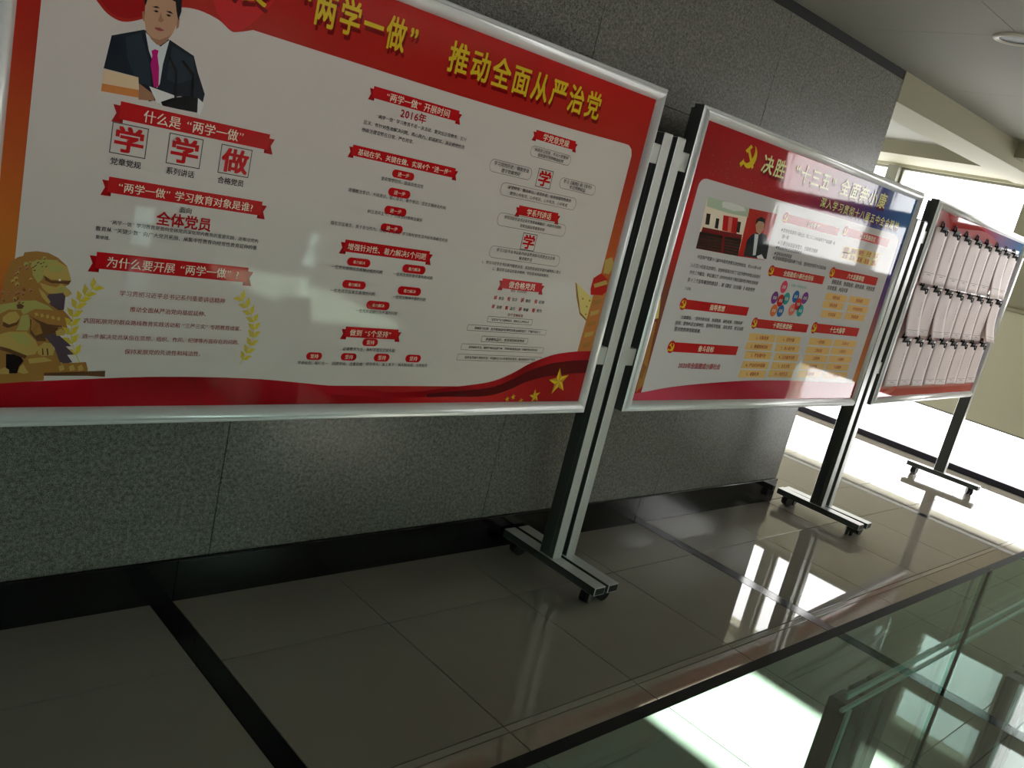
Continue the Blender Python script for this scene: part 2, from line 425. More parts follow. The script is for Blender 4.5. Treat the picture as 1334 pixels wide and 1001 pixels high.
DATA=[
('T',1,'header_lettering','扎实开展',0.155,0.56,1.064,0.087,'gold',0.03),
('T',1,'header_lettering','“两学一做”',0.607,1.014,1.064,0.087,'gold',0.03),
('T',1,'header_lettering','推动全面从严治党',1.091,1.741,1.0575,0.087,'gold',0.03),
('P',1,'portrait_print',2,[(0.226,0.872),(0.289,0.901),(0.347,0.895),(0.403,0.876),(0.417,0.844),(0.44,0.801),(0.438,0.779),(0.385,0.784),(0.319,0.757),(0.294,0.784),(0.29,0.802),(0.218,0.803)],'suit'),
('P',1,'portrait_print',3,[(0.254,0.876),(0.284,0.894),(0.311,0.834),(0.319,0.79),(0.289,0.791),(0.263,0.834)],'suit2'),
('P',1,'portrait_print',3,[(0.353,0.884),(0.401,0.872),(0.414,0.83),(0.373,0.807),(0.35,0.814)],'suit2'),
('P',1,'portrait_print',4,[(0.293,0.897),(0.305,0.861),(0.313,0.847),(0.323,0.808),(0.332,0.789),(0.337,0.799),(0.338,0.841),(0.345,0.895),(0.328,0.876)],'shirt'),
('P',1,'portrait_print',5,[(0.31,0.863),(0.317,0.868),(0.325,0.867),(0.324,0.857),(0.331,0.831),(0.335,0.792),(0.325,0.79),(0.312,0.834),(0.313,0.854)],'tie'),
('P',1,'portrait_print',4,[(0.284,0.972),(0.287,0.921),(0.294,0.899),(0.308,0.885),(0.32,0.878),(0.328,0.879),(0.339,0.89),(0.351,0.913),(0.358,0.937),(0.36,0.962),(0.353,0.989),(0.316,0.998)],'skin'),
('P',1,'portrait_print',5,[(0.294,0.899),(0.308,0.885),(0.32,0.878),(0.328,0.879),(0.339,0.89),(0.351,0.913),(0.342,0.902),(0.324,0.889),(0.307,0.89)],'skin2'),
('P',1,'portrait_print',6,[(0.286,0.949),(0.278,0.97),(0.287,0.997),(0.313,1.015),(0.346,1.011),(0.359,0.991),(0.362,0.959),(0.358,0.939),(0.351,0.958),(0.347,0.975),(0.331,0.978),(0.306,0.975),(0.293,0.967),(0.288,0.961)],'hair'),
('P',1,'portrait_print',6,[(0.299,0.951),(0.309,0.955),(0.316,0.953),(0.308,0.951)],'hair'),
('P',1,'portrait_print',6,[(0.329,0.951),(0.339,0.953),(0.346,0.949),(0.336,0.949)],'hair'),
('P',1,'portrait_print',6,[(0.303,0.944),(0.309,0.947),(0.315,0.945),(0.309,0.942)],'hair'),
('P',1,'portrait_print',6,[(0.33,0.944),(0.337,0.946),(0.342,0.944),(0.336,0.941)],'hair'),
('P',1,'portrait_print',6,[(0.319,0.946),(0.322,0.937),(0.328,0.931),(0.322,0.925),(0.315,0.927),(0.317,0.934)],'skin2'),
('P',1,'portrait_print',6,[(0.31,0.912),(0.321,0.914),(0.332,0.911),(0.322,0.907),(0.313,0.908)],'lip'),
('P',1,'portrait_print',4,[(0.281,0.935),(0.284,0.938),(0.288,0.917),(0.284,0.92)],'skin2'),
('P',1,'portrait_print',4,[(0.356,0.941),(0.361,0.946),(0.361,0.926),(0.356,0.92)],'skin2'),
('P',1,'portrait_print',5,[(0.219,0.801),(0.29,0.802),(0.297,0.76),(0.218,0.756)],'card'),
('P',1,'portrait_print',6,[(0.218,0.772),(0.294,0.776),(0.297,0.76),(0.218,0.756)],'card2'),
('P',1,'portrait_print',6,[(0.293,0.79),(0.325,0.775),(0.331,0.761),(0.296,0.756)],'skin2'),
('P',1,'portrait_print',6,[(0.315,0.789),(0.376,0.782),(0.375,0.763),(0.336,0.758)],'paper'),
('P',1,'portrait_print',7,[(0.347,0.86),(0.351,0.862),(0.371,0.836),(0.378,0.77),(0.373,0.769),(0.366,0.833)],'hair'),
('P',1,'portrait_print',7,[(0.376,0.859),(0.382,0.861),(0.41,0.838),(0.415,0.778),(0.41,0.777),(0.404,0.834)],'hair'),
('P',1,'portrait_print',7,[(0.344,0.762),(0.368,0.776),(0.402,0.788),(0.43,0.786),(0.437,0.757),(0.38,0.755),(0.349,0.755)],'hair'),
('P',1,'portrait_print',8,[(0.425,0.789),(0.441,0.78),(0.435,0.752),(0.428,0.757)],'paper'),
('R',1,'ribbon_banner',0.246,0.629,0.726,0.038),
('T',1,'ribbon_banner_lettering','什么是“两学一做”',0.311,0.56,0.732,0,'cream',0.012),
('R',1,'ribbon_banner',0.242,0.637,0.564,0.035),
('T',1,'ribbon_banner_lettering','“两学一做”学习教育对象是谁?',0.267,0.605,0.5675,0,'cream',0.012),
('R',1,'ribbon_banner',0.235,0.63,0.3935,0.038),
('T',1,'ribbon_banner_lettering','为什么要开展“两学一做”?',0.272,0.597,0.401,0,'cream',0.012),
('R',1,'ribbon_banner',0.868,1.184,0.9085,0.03),
('T',1,'ribbon_banner_lettering','“两学一做”开展时间',0.912,1.14,0.914,0,'cream',0.012),
('R',1,'ribbon_banner',0.839,1.213,0.7525,0.028),
('T',1,'ribbon_banner_lettering','基础在学、关键在做、实现4个“进一步”',0.867,1.194,0.7565,0,'cream',0.012),
('R',1,'ribbon_banner',0.867,1.185,0.5015,0.033),
('T',1,'ribbon_banner_lettering','增强针对性、着力解决5个问题',0.89,1.161,0.504,0,'cream',0.012),
('R',1,'ribbon_banner',0.922,1.13,0.2605,0.031),
('T',1,'ribbon_banner_lettering','做到“5个坚持”',0.95,1.101,0.263,0,'cream',0.012),
('R',1,'ribbon_banner',1.47,1.674,0.9205,0.028),
('T',1,'ribbon_banner_lettering','学党章党规',1.514,1.634,0.92,0,'cream',0.012),
('R',1,'ribbon_banner',1.471,1.674,0.686,0.03),
('T',1,'ribbon_banner_lettering','学系列讲话',1.519,1.632,0.6885,0,'cream',0.012),
('R',1,'ribbon_banner',1.471,1.679,0.4495,0.032),
('T',1,'ribbon_banner_lettering','做合格党员',1.515,1.637,0.4525,0,'cream',0.012),
('Q',1,'framed_character','学',0.249,0.327,0.666,0.0),
('Q',1,'framed_character','学',0.373,0.453,0.6665,0.0),
('Q',1,'framed_character','做',0.497,0.576,0.666,0.0),
('Q',1,'framed_character','学',1.529,1.596,0.797,0.0),
('Q',1,'framed_character','学',1.527,1.591,0.5925,0.0),
('T',1,'body_lettering','党章党规',0.253,0.32,0.6165,0,'ink',0.02),
('T',1,'body_lettering','系列讲话',0.376,0.443,0.617,0,'ink',0.02),
('T',1,'body_lettering','合格党员',0.499,0.567,0.6165,0,'ink',0.02),
('T',1,'body_lettering','面向',0.419,0.45,0.5325,0,'ink',0.01),
('T',1,'body_lettering','全体党员',0.369,0.502,0.506,0,'dred',0.04),
('T',1,'body_lettering','“两学一做”学习教育是面向全体党员深化党内教育的重要实践，是推动党内',0.264,0.629,0.4825,0,'ink',0),
('T',1,'body_lettering','教育从“关键少数”向广大党员拓展、从集中性教育向经常性教育延伸的重',0.24,0.628,0.465,0,'ink',0),
('T',1,'body_lettering','要举措。',0.242,0.28,0.446,0,'ink',0),
('T',1,'body_lettering','学习贯彻习近平总书记系列重要讲话精神',0.309,0.567,0.3225,0,'brown',0.012),
('T',1,'body_lettering','推动全面从严治党向基层延伸、',0.337,0.531,0.286,0,'brown',0.012),
('T',1,'body_lettering','巩固拓展党的群众路线教育实践活动和“三严三实”专题教育成果、',0.238,0.63,0.253,0,'brown',0.012),
('T',1,'body_lettering','进一步解决党员队伍在思想、组织、作风、纪律等方面存在的问题、',0.239,0.63,0.2165,0,'brown',0.012),
('T',1,'body_lettering','保持发展党的先进性和纯洁性。',0.338,0.533,0.1825,0,'brown',0.012),
('T',1,'body_lettering','2016年',0.975,1.064,0.8765,0,'dred',0.03),
('T',1,'body_lettering','“两学一做”学习教育不是一次活动，要突出正常教育，区分',0.898,1.218,0.8515,0,'ink',0),
('T',1,'body_lettering','层次，有针对性地解决问题，用心用力，抓细抓实，真正把党的思',0.867,1.217,0.829,0,'ink',0),
('T',1,'body_lettering','想政治建设抓在日常、严在经常。',0.866,1.044,0.8095,0,'ink',0),
('L',1,'heading_pill',0.987,1.063,0.7165,0.022,'red'),
('T',1,'heading_pill','进一步',1.0052,1.0448,0.7165,0,'cream',0.01),
('L',1,'heading_pill',0.986,1.062,0.666,0.023,'red'),
('T',1,'heading_pill','进一步',1.0042,1.0438,0.666,0,'cream',0.01),
('L',1,'heading_pill',0.985,1.061,0.6155,0.023,'red'),
('T',1,'heading_pill','进一步',1.0032,1.0428,0.6155,0,'cream',0.01),
('L',1,'heading_pill',0.984,1.06,0.566,0.023,'red'),
('T',1,'heading_pill','进一步',1.0022,1.0418,0.566,0,'cream',0.01),
('T',1,'body_lettering','坚定理想信念，提高党性觉悟',0.954,1.1,0.6965,0,'ink',0),
('T',1,'body_lettering','增强政治意识、大局意识、核心意识、看齐意识，坚定正确政治方向',0.859,1.195,0.65,0,'ink',0),
('T',1,'body_lettering','树立清风正气，严守政治纪律政治规矩',0.931,1.121,0.603,0,'ink',0),
('T',1,'body_lettering','强化宗旨观念，勇于担当作为，在生产、工作、学习和社会生活中起先锋模范作用',0.824,1.228,0.557,0,'ink',0),
('L',1,'heading_pill',0.898,0.974,0.46,0.023,'red'),
('T',1,'heading_pill','着力解决',0.9162,0.9558,0.46,0,'cream',0.01),
('L',1,'heading_pill',1.086,1.17,0.4595,0.025,'red'),
('T',1,'heading_pill','着力解决',1.1062,1.1498,0.4595,0,'cream',0.01),
('L',1,'heading_pill',0.896,0.973,0.3965,0.023,'red'),
('T',1,'heading_pill','着力解决',0.9145,0.9545,0.3965,0,'cream',0.01),
('L',1,'heading_pill',1.085,1.17,0.394,0.025,'red'),
('T',1,'heading_pill','着力解决',1.1054,1.1496,0.394,0,'cream',0.01),
('L',1,'heading_pill',0.987,1.068,0.3435,0.025,'red'),
('T',1,'heading_pill','着力解决',1.0064,1.0486,0.3435,0,'cream',0.01),
('T',1,'body_lettering','一些党员理想信念模糊动摇的问题',0.851,1.02,0.44,0,'ink',0),
('T',1,'body_lettering','一些党员党的意识淡化的问题',1.057,1.202,0.44,0,'ink',0),
('T',1,'body_lettering','一些党员宗旨观念淡薄的问题',0.861,1.009,0.3755,0,'ink',0),
('T',1,'body_lettering','一些党员精神不振的问题',1.071,1.193,0.373,0,'ink',0),
('T',1,'body_lettering','一些党员道德行为不端的问题',0.955,1.1,0.324,0,'ink',0),
('T',1,'body_lettering','正面教育为主，用科学理论武装头脑',0.937,1.119,0.211,0,'ink',0),
('T',1,'body_lettering','学用结合、知行合一',0.801,0.898,0.166,0,'ink',0),
('T',1,'body_lettering','问题导向、注重实效',0.91,1.014,0.166,0,'ink',0),
('T',1,'body_lettering','领导带头、以上率下',1.025,1.127,0.1675,0,'ink',0),
('T',1,'body_lettering','从实际出发、分类指导',1.141,1.253,0.1675,0,'ink',0),
('L',1,'heading_pill',0.999,1.053,0.233,0.023,'red'),
('T',1,'heading_pill','坚持',1.012,1.04,0.233,0,'cream',0.01),
('L',1,'heading_pill',0.825,0.875,0.186,0.022,'red'),
('T',1,'heading_pill','坚持',0.837,0.863,0.186,0,'cream',0.01),
('L',1,'heading_pill',0.936,0.989,0.187,0.022,'red'),
('T',1,'heading_pill','坚持',0.9487,0.9763,0.187,0,'cream',0.01),
('L',1,'heading_pill',1.049,1.105,0.188,0.024,'red'),
('T',1,'heading_pill','坚持',1.0624,1.0916,0.188,0,'cream',0.01),
('L',1,'heading_pill',1.164,1.223,0.1885,0.024,'red'),
('T',1,'heading_pill','坚持',1.1782,1.2088,0.1885,0,'cream',0.01),
('B',1,'outlined_caption',1.476,1.659,0.8705,0.033,1),
('T',1,'outlined_caption','认真学习党章，牢记入党誓词',1.4906,1.6444,0.8774,0,'ink',0),
('T',1,'outlined_caption','自觉遵守党的政治纪律',1.5084,1.6266,0.8636,0,'ink',0),
('B',1,'outlined_caption',1.326,1.503,0.8,0.038,1),
('T',1,'outlined_caption','学习党的历史，尊崇党章',1.3402,1.4888,0.808,0,'ink',0),
('T',1,'outlined_caption','遵守党规党纪',1.374,1.455,0.792,0,'ink',0),
('B',1,'outlined_caption',1.634,1.809,0.798,0.035,1),
('T',1,'outlined_caption','学习《准则》和《条例》',1.648,1.795,0.8054,0,'ink',0),
('T',1,'outlined_caption','牢记党的宗旨',1.6814,1.7616,0.7907,0,'ink',0),
('B',1,'outlined_caption',1.389,1.733,0.7395,0.04,1),
('T',1,'outlined_caption','以德修身、廉洁奉公、艰苦朴素，自觉加强党性修养',1.4165,1.7055,0.7479,0,'ink',0),
('T',1,'outlined_caption','做到心中有党、心中有民、心中有责、心中有戒',1.4291,1.6929,0.7311,0,'ink',0),
('B',1,'outlined_caption',1.404,1.714,0.648,0.041,1),
('T',1,'outlined_caption','学习习近平总书记关于改革发展稳定、内政外交国防',1.4288,1.6892,0.6566,0,'ink',0),
('T',1,'outlined_caption','治党治国治军重要思想',1.5024,1.6156,0.6394,0,'ink',0),
('B',1,'outlined_caption',1.402,1.721,0.545,0.038,1),
('T',1,'outlined_caption','学习习近平总书记系列讲话贯穿的马克思主义立场',1.4275,1.6955,0.553,0,'ink',0),
('T',1,'outlined_caption','观点和方法',1.5311,1.592,0.537,0,'ink',0),
('T',1,'body_lettering','1、学习习近平总书记系列重要讲话，深刻领会讲话丰富内涵和核心要义',1.378,1.74,0.5095,0,'ink',0),
('T',1,'body_lettering','2、重点学习讲话的基本精神，领会基本内容和要求。',1.429,1.696,0.492,0,'ink',0),
('T',1,'body_lettering','做到“四讲四有”',1.529,1.611,0.4295,0,'brown',0),
('T',1,'body_lettering','四个合格标准',1.541,1.612,0.3485,0,'brown',0),
('T',1,'body_lettering','讲',1.463,1.477,0.401,0,'red',0.03),
('T',1,'body_lettering','政治',1.484,1.508,0.4005,0,'ink',0.01),
('T',1,'body_lettering','有',1.522,1.537,0.401,0,'red',0.03),
('T',1,'body_lettering','信念',1.544,1.568,0.401,0,'ink',0.01),
('T',1,'body_lettering','讲',1.583,1.599,0.4015,0,'red',0.03),
('T',1,'body_lettering','规矩',1.606,1.631,0.401,0,'ink',0.01),
('T',1,'body_lettering','有',1.647,1.663,0.402,0,'red',0.03),
('T',1,'body_lettering','纪律',1.669,1.696,0.401,0,'ink',0.01),
('T',1,'body_lettering','讲',1.462,1.476,0.372,0,'red',0.03),
('T',1,'body_lettering','道德',1.483,1.507,0.371,0,'ink',0.01),
('T',1,'body_lettering','有',1.521,1.536,0.371,0,'red',0.03),
('T',1,'body_lettering','品行',1.543,1.568,0.3705,0,'ink',0.01),
('T',1,'body_lettering','讲',1.583,1.598,0.371,0,'red',0.03),
('T',1,'body_lettering','奉献',1.605,1.63,0.3705,0,'ink',0.01),
('T',1,'body_lettering','有',1.646,1.662,0.371,0,'red',0.03),
('T',1,'body_lettering','作为',1.669,1.695,0.3705,0,'ink',0.01),
('B',1,'outlined_caption',1.458,1.663,0.329,0.02,0),
('T',1,'outlined_caption','坚定共产主义理想信念，做政治上的明白人',1.4744,1.6466,0.329,0,'ink',0),
('B',1,'outlined_caption',1.381,1.742,0.297,0.02,0),
('T',1,'outlined_caption','讲规矩守纪律，自觉增强组织纪律性和政治规矩意识，严格约束自己',1.4099,1.7131,0.297,0,'ink',0),
('B',1,'outlined_caption',1.451,1.663,0.2625,0.02,0),
('T',1,'outlined_caption','讲道德有品行，传承党的优良作风',1.468,1.646,0.2625,0,'ink',0),
('B',1,'outlined_caption',1.373,1.749,0.233,0.021,0),
('T',1,'outlined_caption','讲奉献有作为，保持干事创业精气神，平常时候看得出来，关键时刻站得出来',1.4031,1.7189,0.233,0,'ink',0),
('B',1,'outlined_caption',1.366,1.75,0.1985,0.021,0),
('T',1,'outlined_caption','始终自觉践行党的宗旨，牢固树立为人民服务的理念，做合格的共产党员',1.3967,1.7193,0.1985,0,'ink',0),
('P',1,'lion_print',2,[(0.067,0.279),(0.071,0.311),(0.072,0.337),(0.078,0.359),(0.081,0.372),(0.093,0.383),(0.103,0.387),(0.105,0.395),(0.128,0.4),(0.151,0.399),(0.172,0.39),(0.191,0.374),(0.199,0.355),(0.203,0.342),(0.199,0.332),(0.192,0.328),(0.2,0.322),(0.208,0.313),(0.2,0.305),(0.194,0.305),(0.195,0.288),(0.193,0.275),(0.206,0.262),(0.217,0.249),(0.208,0.247),(0.2,0.253),(0.21,0.225),(0.21,0.217),(0.198,0.225),(0.181,0.214),(0.176,0.2),(0.195,0.166),(0.203,0.149),(0.255,0.154),(0.261,0.137),(0.261,0.137),(0.261,0.129),(0.08,0.123)],'bronze2'),
('P',1,'lion_print',3,[(0.119,0.313),(0.121,0.318),(0.126,0.319),(0.129,0.315),(0.127,0.31),(0.122,0.31)],'rose'),
('P',1,'lion_print',4,[(0.122,0.311),(0.126,0.314),(0.127,0.312),(0.123,0.309)],'bronze3'),
('P',1,'lion_print',3,[(0.141,0.386),(0.142,0.39),(0.146,0.391),(0.148,0.388),(0.147,0.384),(0.143,0.384)],'olive'),
('P',1,'lion_print',4,[(0.143,0.385),(0.147,0.387),(0.147,0.385),(0.144,0.383)],'bronze3'),
('P',1,'lion_print',3,[(0.14,0.377),(0.141,0.382),(0.145,0.382),(0.147,0.379),(0.146,0.375),(0.142,0.375)],'olive'),
('P',1,'lion_print',4,[(0.142,0.376),(0.145,0.379),(0.146,0.377),(0.143,0.375)],'bronze3'),
('P',1,'lion_print',3,[(0.084,0.329),(0.086,0.334),(0.09,0.335),(0.092,0.331),(0.091,0.327),(0.087,0.327)],'oldgold'),
('P',1,'lion_print',4,[(0.086,0.328),(0.09,0.33),(0.091,0.329),(0.088,0.326)],'bronze3'),
('P',1,'lion_print',3,[(0.09,0.293),(0.092,0.298),(0.096,0.299),(0.099,0.295),(0.097,0.29),(0.092,0.29)],'rose'),
('P',1,'lion_print',4,[(0.092,0.291),(0.097,0.294),(0.097,0.292),(0.094,0.289)],'bronze3'),
('P',1,'lion_print',3,[(0.08,0.304),(0.081,0.308),(0.084,0.308),(0.086,0.305),(0.084,0.303),(0.081,0.302)],'rose'),
('P',1,'lion_print',4,[(0.081,0.303),(0.084,0.305),(0.085,0.304),(0.082,0.302)],'bronze3'),
('P',1,'lion_print',3,[(0.115,0.374),(0.116,0.377),(0.119,0.377),(0.12,0.375),(0.119,0.373),(0.117,0.372)],'olive'),
('P',1,'lion_print',4,[(0.117,0.373),(0.119,0.375),(0.119,0.373),(0.117,0.372)],'bronze3'),
('P',1,'lion_print',3,[(0.138,0.368),(0.14,0.372),(0.143,0.372),(0.145,0.369),(0.143,0.366),(0.14,0.366)],'olive'),
('P',1,'lion_print',4,[(0.14,0.367),(0.143,0.369),(0.144,0.367),(0.141,0.366)],'bronze3'),
('P',1,'lion_print',3,[(0.092,0.289),(0.093,0.293),(0.097,0.294),(0.1,0.29),(0.098,0.286),(0.094,0.286)],'rose'),
('P',1,'lion_print',4,[(0.094,0.287),(0.098,0.29),(0.098,0.288),(0.095,0.286)],'bronze3'),
('P',1,'lion_print',3,[(0.119,0.366),(0.121,0.372),(0.126,0.373),(0.129,0.368),(0.127,0.363),(0.122,0.363)],'olive'),
('P',1,'lion_print',4,[(0.122,0.364),(0.127,0.367),(0.127,0.365),(0.123,0.362)],'bronze3'),
('P',1,'lion_print',3,[(0.141,0.359),(0.142,0.363),(0.146,0.364),(0.148,0.361),(0.147,0.357),(0.143,0.357)],'rose'),
('P',1,'lion_print',4,[(0.143,0.358),(0.146,0.36),(0.147,0.359),(0.144,0.357)],'bronze3'),
('P',1,'lion_print',3,[(0.093,0.303),(0.094,0.308),(0.098,0.308),(0.1,0.305),(0.099,0.301),(0.095,0.301)],'rose'),
('P',1,'lion_print',4,[(0.095,0.302),(0.098,0.304),(0.099,0.302),(0.096,0.3)],'bronze3'),
('P',1,'lion_print',3,[(0.089,0.336),(0.091,0.341),(0.096,0.342),(0.098,0.338),(0.096,0.334),(0.092,0.333)],'oldgold'),
('P',1,'lion_print',4,[(0.092,0.335),(0.096,0.337),(0.097,0.335),(0.093,0.333)],'bronze3'),
('P',1,'lion_print',3,[(0.073,0.286),(0.074,0.289),(0.076,0.289),(0.078,0.287),(0.077,0.285),(0.074,0.285)],'bronze'),
('P',1,'lion_print',4,[(0.074,0.285),(0.076,0.287),(0.077,0.286),(0.075,0.284)],'bronze3'),
('P',1,'lion_print',3,[(0.067,0.304),(0.068,0.308),(0.072,0.308),(0.074,0.305),(0.072,0.302),(0.069,0.302)],'rose'),
('P',1,'lion_print',4,[(0.069,0.303),(0.072,0.305),(0.072,0.303),(0.07,0.301)],'bronze3'),
('P',1,'lion_print',3,[(0.145,0.37),(0.146,0.375),(0.151,0.376),(0.154,0.372),(0.152,0.367),(0.147,0.367)],'olive'),
('P',1,'lion_print',4,[(0.147,0.368),(0.152,0.371),(0.152,0.369),(0.149,0.366)],'bronze3'),
('P',1,'lion_print',3,[(0.091,0.349),(0.093,0.353),(0.097,0.354),(0.099,0.35),(0.098,0.347),(0.094,0.346)],'oldgold'),
('P',1,'lion_print',4,[(0.093,0.348),(0.097,0.35),(0.098,0.348),(0.095,0.346)],'bronze3'),
('P',1,'lion_print',3,[(0.127,0.377),(0.129,0.382),(0.134,0.382),(0.137,0.379),(0.135,0.374),(0.13,0.374)],'olive'),
('P',1,'lion_print',4,[(0.13,0.375),(0.134,0.378),(0.135,0.376),(0.131,0.373)],'bronze3'),
('P',1,'lion_print',3,[(0.07,0.289),(0.072,0.292),(0.074,0.292),(0.076,0.29),(0.075,0.287),(0.072,0.287)],'rose'),
('P',1,'lion_print',4,[(0.072,0.288),(0.074,0.29),(0.075,0.288),(0.073,0.287)],'bronze3'),
('P',1,'lion_print',3,[(0.092,0.323),(0.094,0.329),(0.099,0.33),(0.102,0.325),(0.1,0.32),(0.095,0.32)],'oldgold'),
('P',1,'lion_print',4,[(0.095,0.322),(0.1,0.325),(0.1,0.322),(0.097,0.32)],'bronze3'),
('P',1,'lion_print',3,[(0.096,0.293),(0.098,0.297),(0.102,0.298),(0.104,0.294),(0.102,0.29),(0.098,0.29)],'bronze'),
('P',1,'lion_print',4,[(0.098,0.291),(0.102,0.294),(0.103,0.292),(0.099,0.29)],'bronze3'),
('P',1,'lion_print',3,[(0.089,0.352),(0.09,0.356),(0.093,0.356),(0.095,0.354),(0.094,0.351),(0.091,0.351)],'rose'),
('P',1,'lion_print',4,[(0.091,0.352),(0.094,0.353),(0.094,0.352),(0.092,0.35)],'bronze3'),
('P',1,'lion_print',3,[(0.096,0.361),(0.097,0.366),(0.101,0.366),(0.104,0.362),(0.102,0.358),(0.098,0.358)],'rose'),
('P',1,'lion_print',4,[(0.098,0.359),(0.102,0.362),(0.102,0.36),(0.099,0.358)],'bronze3'),
('P',1,'lion_print',3,[(0.14,0.386),(0.142,0.39),(0.146,0.391),(0.148,0.387),(0.146,0.383),(0.142,0.383)],'olive'),
('P',1,'lion_print',4,[(0.142,0.384),(0.146,0.387),(0.147,0.385),(0.144,0.383)],'bronze3'),
('P',1,'lion_print',3,[(0.133,0.375),(0.135,0.38),(0.14,0.381),(0.142,0.377),(0.141,0.373),(0.136,0.372)],'olive'),
('P',1,'lion_print',4,[(0.136,0.374),(0.14,0.376),(0.141,0.374),(0.137,0.372)],'bronze3'),
('P',1,'lion_print',3,[(0.129,0.377),(0.131,0.381),(0.135,0.382),(0.137,0.379),(0.135,0.375),(0.131,0.375)],'olive'),
('P',1,'lion_print',4,[(0.131,0.376),(0.135,0.378),(0.135,0.376),(0.133,0.374)],'bronze3'),
('P',1,'lion_print',3,[(0.079,0.299),(0.08,0.303),(0.084,0.304),(0.085,0.301),(0.084,0.298),(0.081,0.297)],'rose'),
('P',1,'lion_print',4,[(0.081,0.298),(0.084,0.3),(0.084,0.299),(0.082,0.297)],'bronze3'),
('P',1,'lion_print',3,[(0.106,0.286),(0.108,0.292),(0.113,0.292),(0.116,0.288),(0.114,0.283),(0.109,0.283)],'rose'),
('P',1,'lion_print',4,[(0.109,0.284),(0.113,0.287),(0.114,0.285),(0.11,0.282)],'bronze3'),
('P',1,'lion_print',3,[(0.108,0.313),(0.109,0.318),(0.113,0.318),(0.115,0.315),(0.114,0.311),(0.11,0.311)],'bronze'),
('P',1,'lion_print',4,[(0.11,0.312),(0.114,0.314),(0.114,0.312),(0.111,0.31)],'bronze3'),
('P',1,'lion_print',3,[(0.088,0.344),(0.089,0.347),(0.092,0.348),(0.094,0.345),(0.093,0.342),(0.09,0.342)],'rose'),
('P',1,'lion_print',4,[(0.09,0.343),(0.092,0.345),(0.093,0.343),(0.091,0.342)],'bronze3'),
('P',1,'lion_print',3,[(0.099,0.286),(0.101,0.292),(0.106,0.293),(0.109,0.288),(0.107,0.283),(0.102,0.283)],'rose'),
('P',1,'lion_print',4,[(0.102,0.285),(0.107,0.287),(0.107,0.285),(0.103,0.282)],'bronze3'),
('P',1,'lion_print',3,[(0.119,0.337),(0.12,0.341),(0.123,0.342),(0.126,0.339),(0.124,0.335),(0.121,0.335)],'oldgold'),
('P',1,'lion_print',4,[(0.12,0.336),(0.124,0.338),(0.124,0.336),(0.122,0.335)],'bronze3'),
('P',1,'lion_print',3,[(0.096,0.306),(0.098,0.312),(0.103,0.312),(0.105,0.308),(0.103,0.304),(0.099,0.303)],'rose'),
('P',1,'lion_print',4,[(0.099,0.305),(0.103,0.307),(0.104,0.305),(0.1,0.303)],'bronze3'),
('P',1,'lion_print',3,[(0.123,0.359),(0.125,0.364),(0.129,0.364),(0.131,0.361),(0.129,0.357),(0.125,0.357)],'rose'),
('P',1,'lion_print',4,[(0.125,0.358),(0.129,0.36),(0.13,0.358),(0.127,0.356)],'bronze3'),
('P',1,'lion_print',3,[(0.092,0.29),(0.093,0.295),(0.098,0.296),(0.1,0.292),(0.098,0.288),(0.094,0.287)],'oldgold'),
('P',1,'lion_print',4,[(0.094,0.289),(0.098,0.291),(0.099,0.289),(0.096,0.287)],'bronze3'),
('P',1,'lion_print',3,[(0.108,0.361),(0.11,0.366),(0.114,0.366),(0.117,0.362),(0.115,0.358),(0.111,0.358)],'rose'),
('P',1,'lion_print',4,[(0.111,0.359),(0.115,0.362),(0.115,0.36),(0.112,0.357)],'bronze3'),
('P',1,'lion_print',3,[(0.106,0.304),(0.108,0.309),(0.112,0.31),(0.114,0.306),(0.113,0.302),(0.108,0.301)],'rose'),
('P',1,'lion_print',4,[(0.108,0.303),(0.112,0.305),(0.113,0.303),(0.11,0.301)],'bronze3'),
('P',1,'lion_print',3,[(0.105,0.368),(0.107,0.374),(0.112,0.375),(0.115,0.371),(0.113,0.366),(0.108,0.365)],'olive'),
('P',1,'lion_print',4,[(0.108,0.367),(0.113,0.37),(0.113,0.368),(0.11,0.365)],'bronze3'),
('P',1,'lion_print',3,[(0.124,0.37),(0.126,0.375),(0.13,0.376),(0.133,0.372),(0.131,0.367),(0.126,0.367)],'olive'),
('P',1,'lion_print',4,[(0.126,0.368),(0.131,0.371),(0.131,0.369),(0.128,0.366)],'bronze3'),
('P',1,'lion_print',3,[(0.12,0.376),(0.143,0.384),(0.172,0.385),(0.174,0.374),(0.148,0.363),(0.145,0.34),(0.137,0.33),(0.125,0.348)],'olive'),
('P',1,'lion_print',4,[(0.144,0.361),(0.157,0.375),(0.174,0.381),(0.192,0.372),(0.199,0.355),(0.203,0.342),(0.186,0.342),(0.162,0.341),(0.147,0.349)],'oldgold'),
('P',1,'lion_print',5,[(0.151,0.367),(0.165,0.375),(0.179,0.374),(0.188,0.364),(0.175,0.358),(0.158,0.358)],'olive'),
('P',1,'lion_print',5,[(0.147,0.349),(0.162,0.339),(0.186,0.34),(0.203,0.342),(0.199,0.333),(0.187,0.334),(0.163,0.333),(0.151,0.338)],'bronze3'),
('P',1,'lion_print',6,[(0.176,0.342),(0.181,0.345),(0.182,0.34),(0.178,0.339)],'cream'),
('P',1,'lion_print',5,[(0.14,0.332),(0.158,0.327),(0.175,0.325),(0.183,0.334),(0.194,0.327),(0.207,0.313),(0.2,0.305),(0.195,0.307),(0.189,0.314),(0.171,0.309),(0.159,0.31),(0.147,0.32)],'oldgold'),
('P',1,'lion_print',6,[(0.177,0.323),(0.186,0.328),(0.195,0.322),(0.191,0.316),(0.18,0.316)],'olive'),
('P',1,'lion_print',5,[(0.16,0.308),(0.189,0.313),(0.195,0.305),(0.195,0.275),(0.184,0.273),(0.166,0.285),(0.157,0.298)],'shadow'),
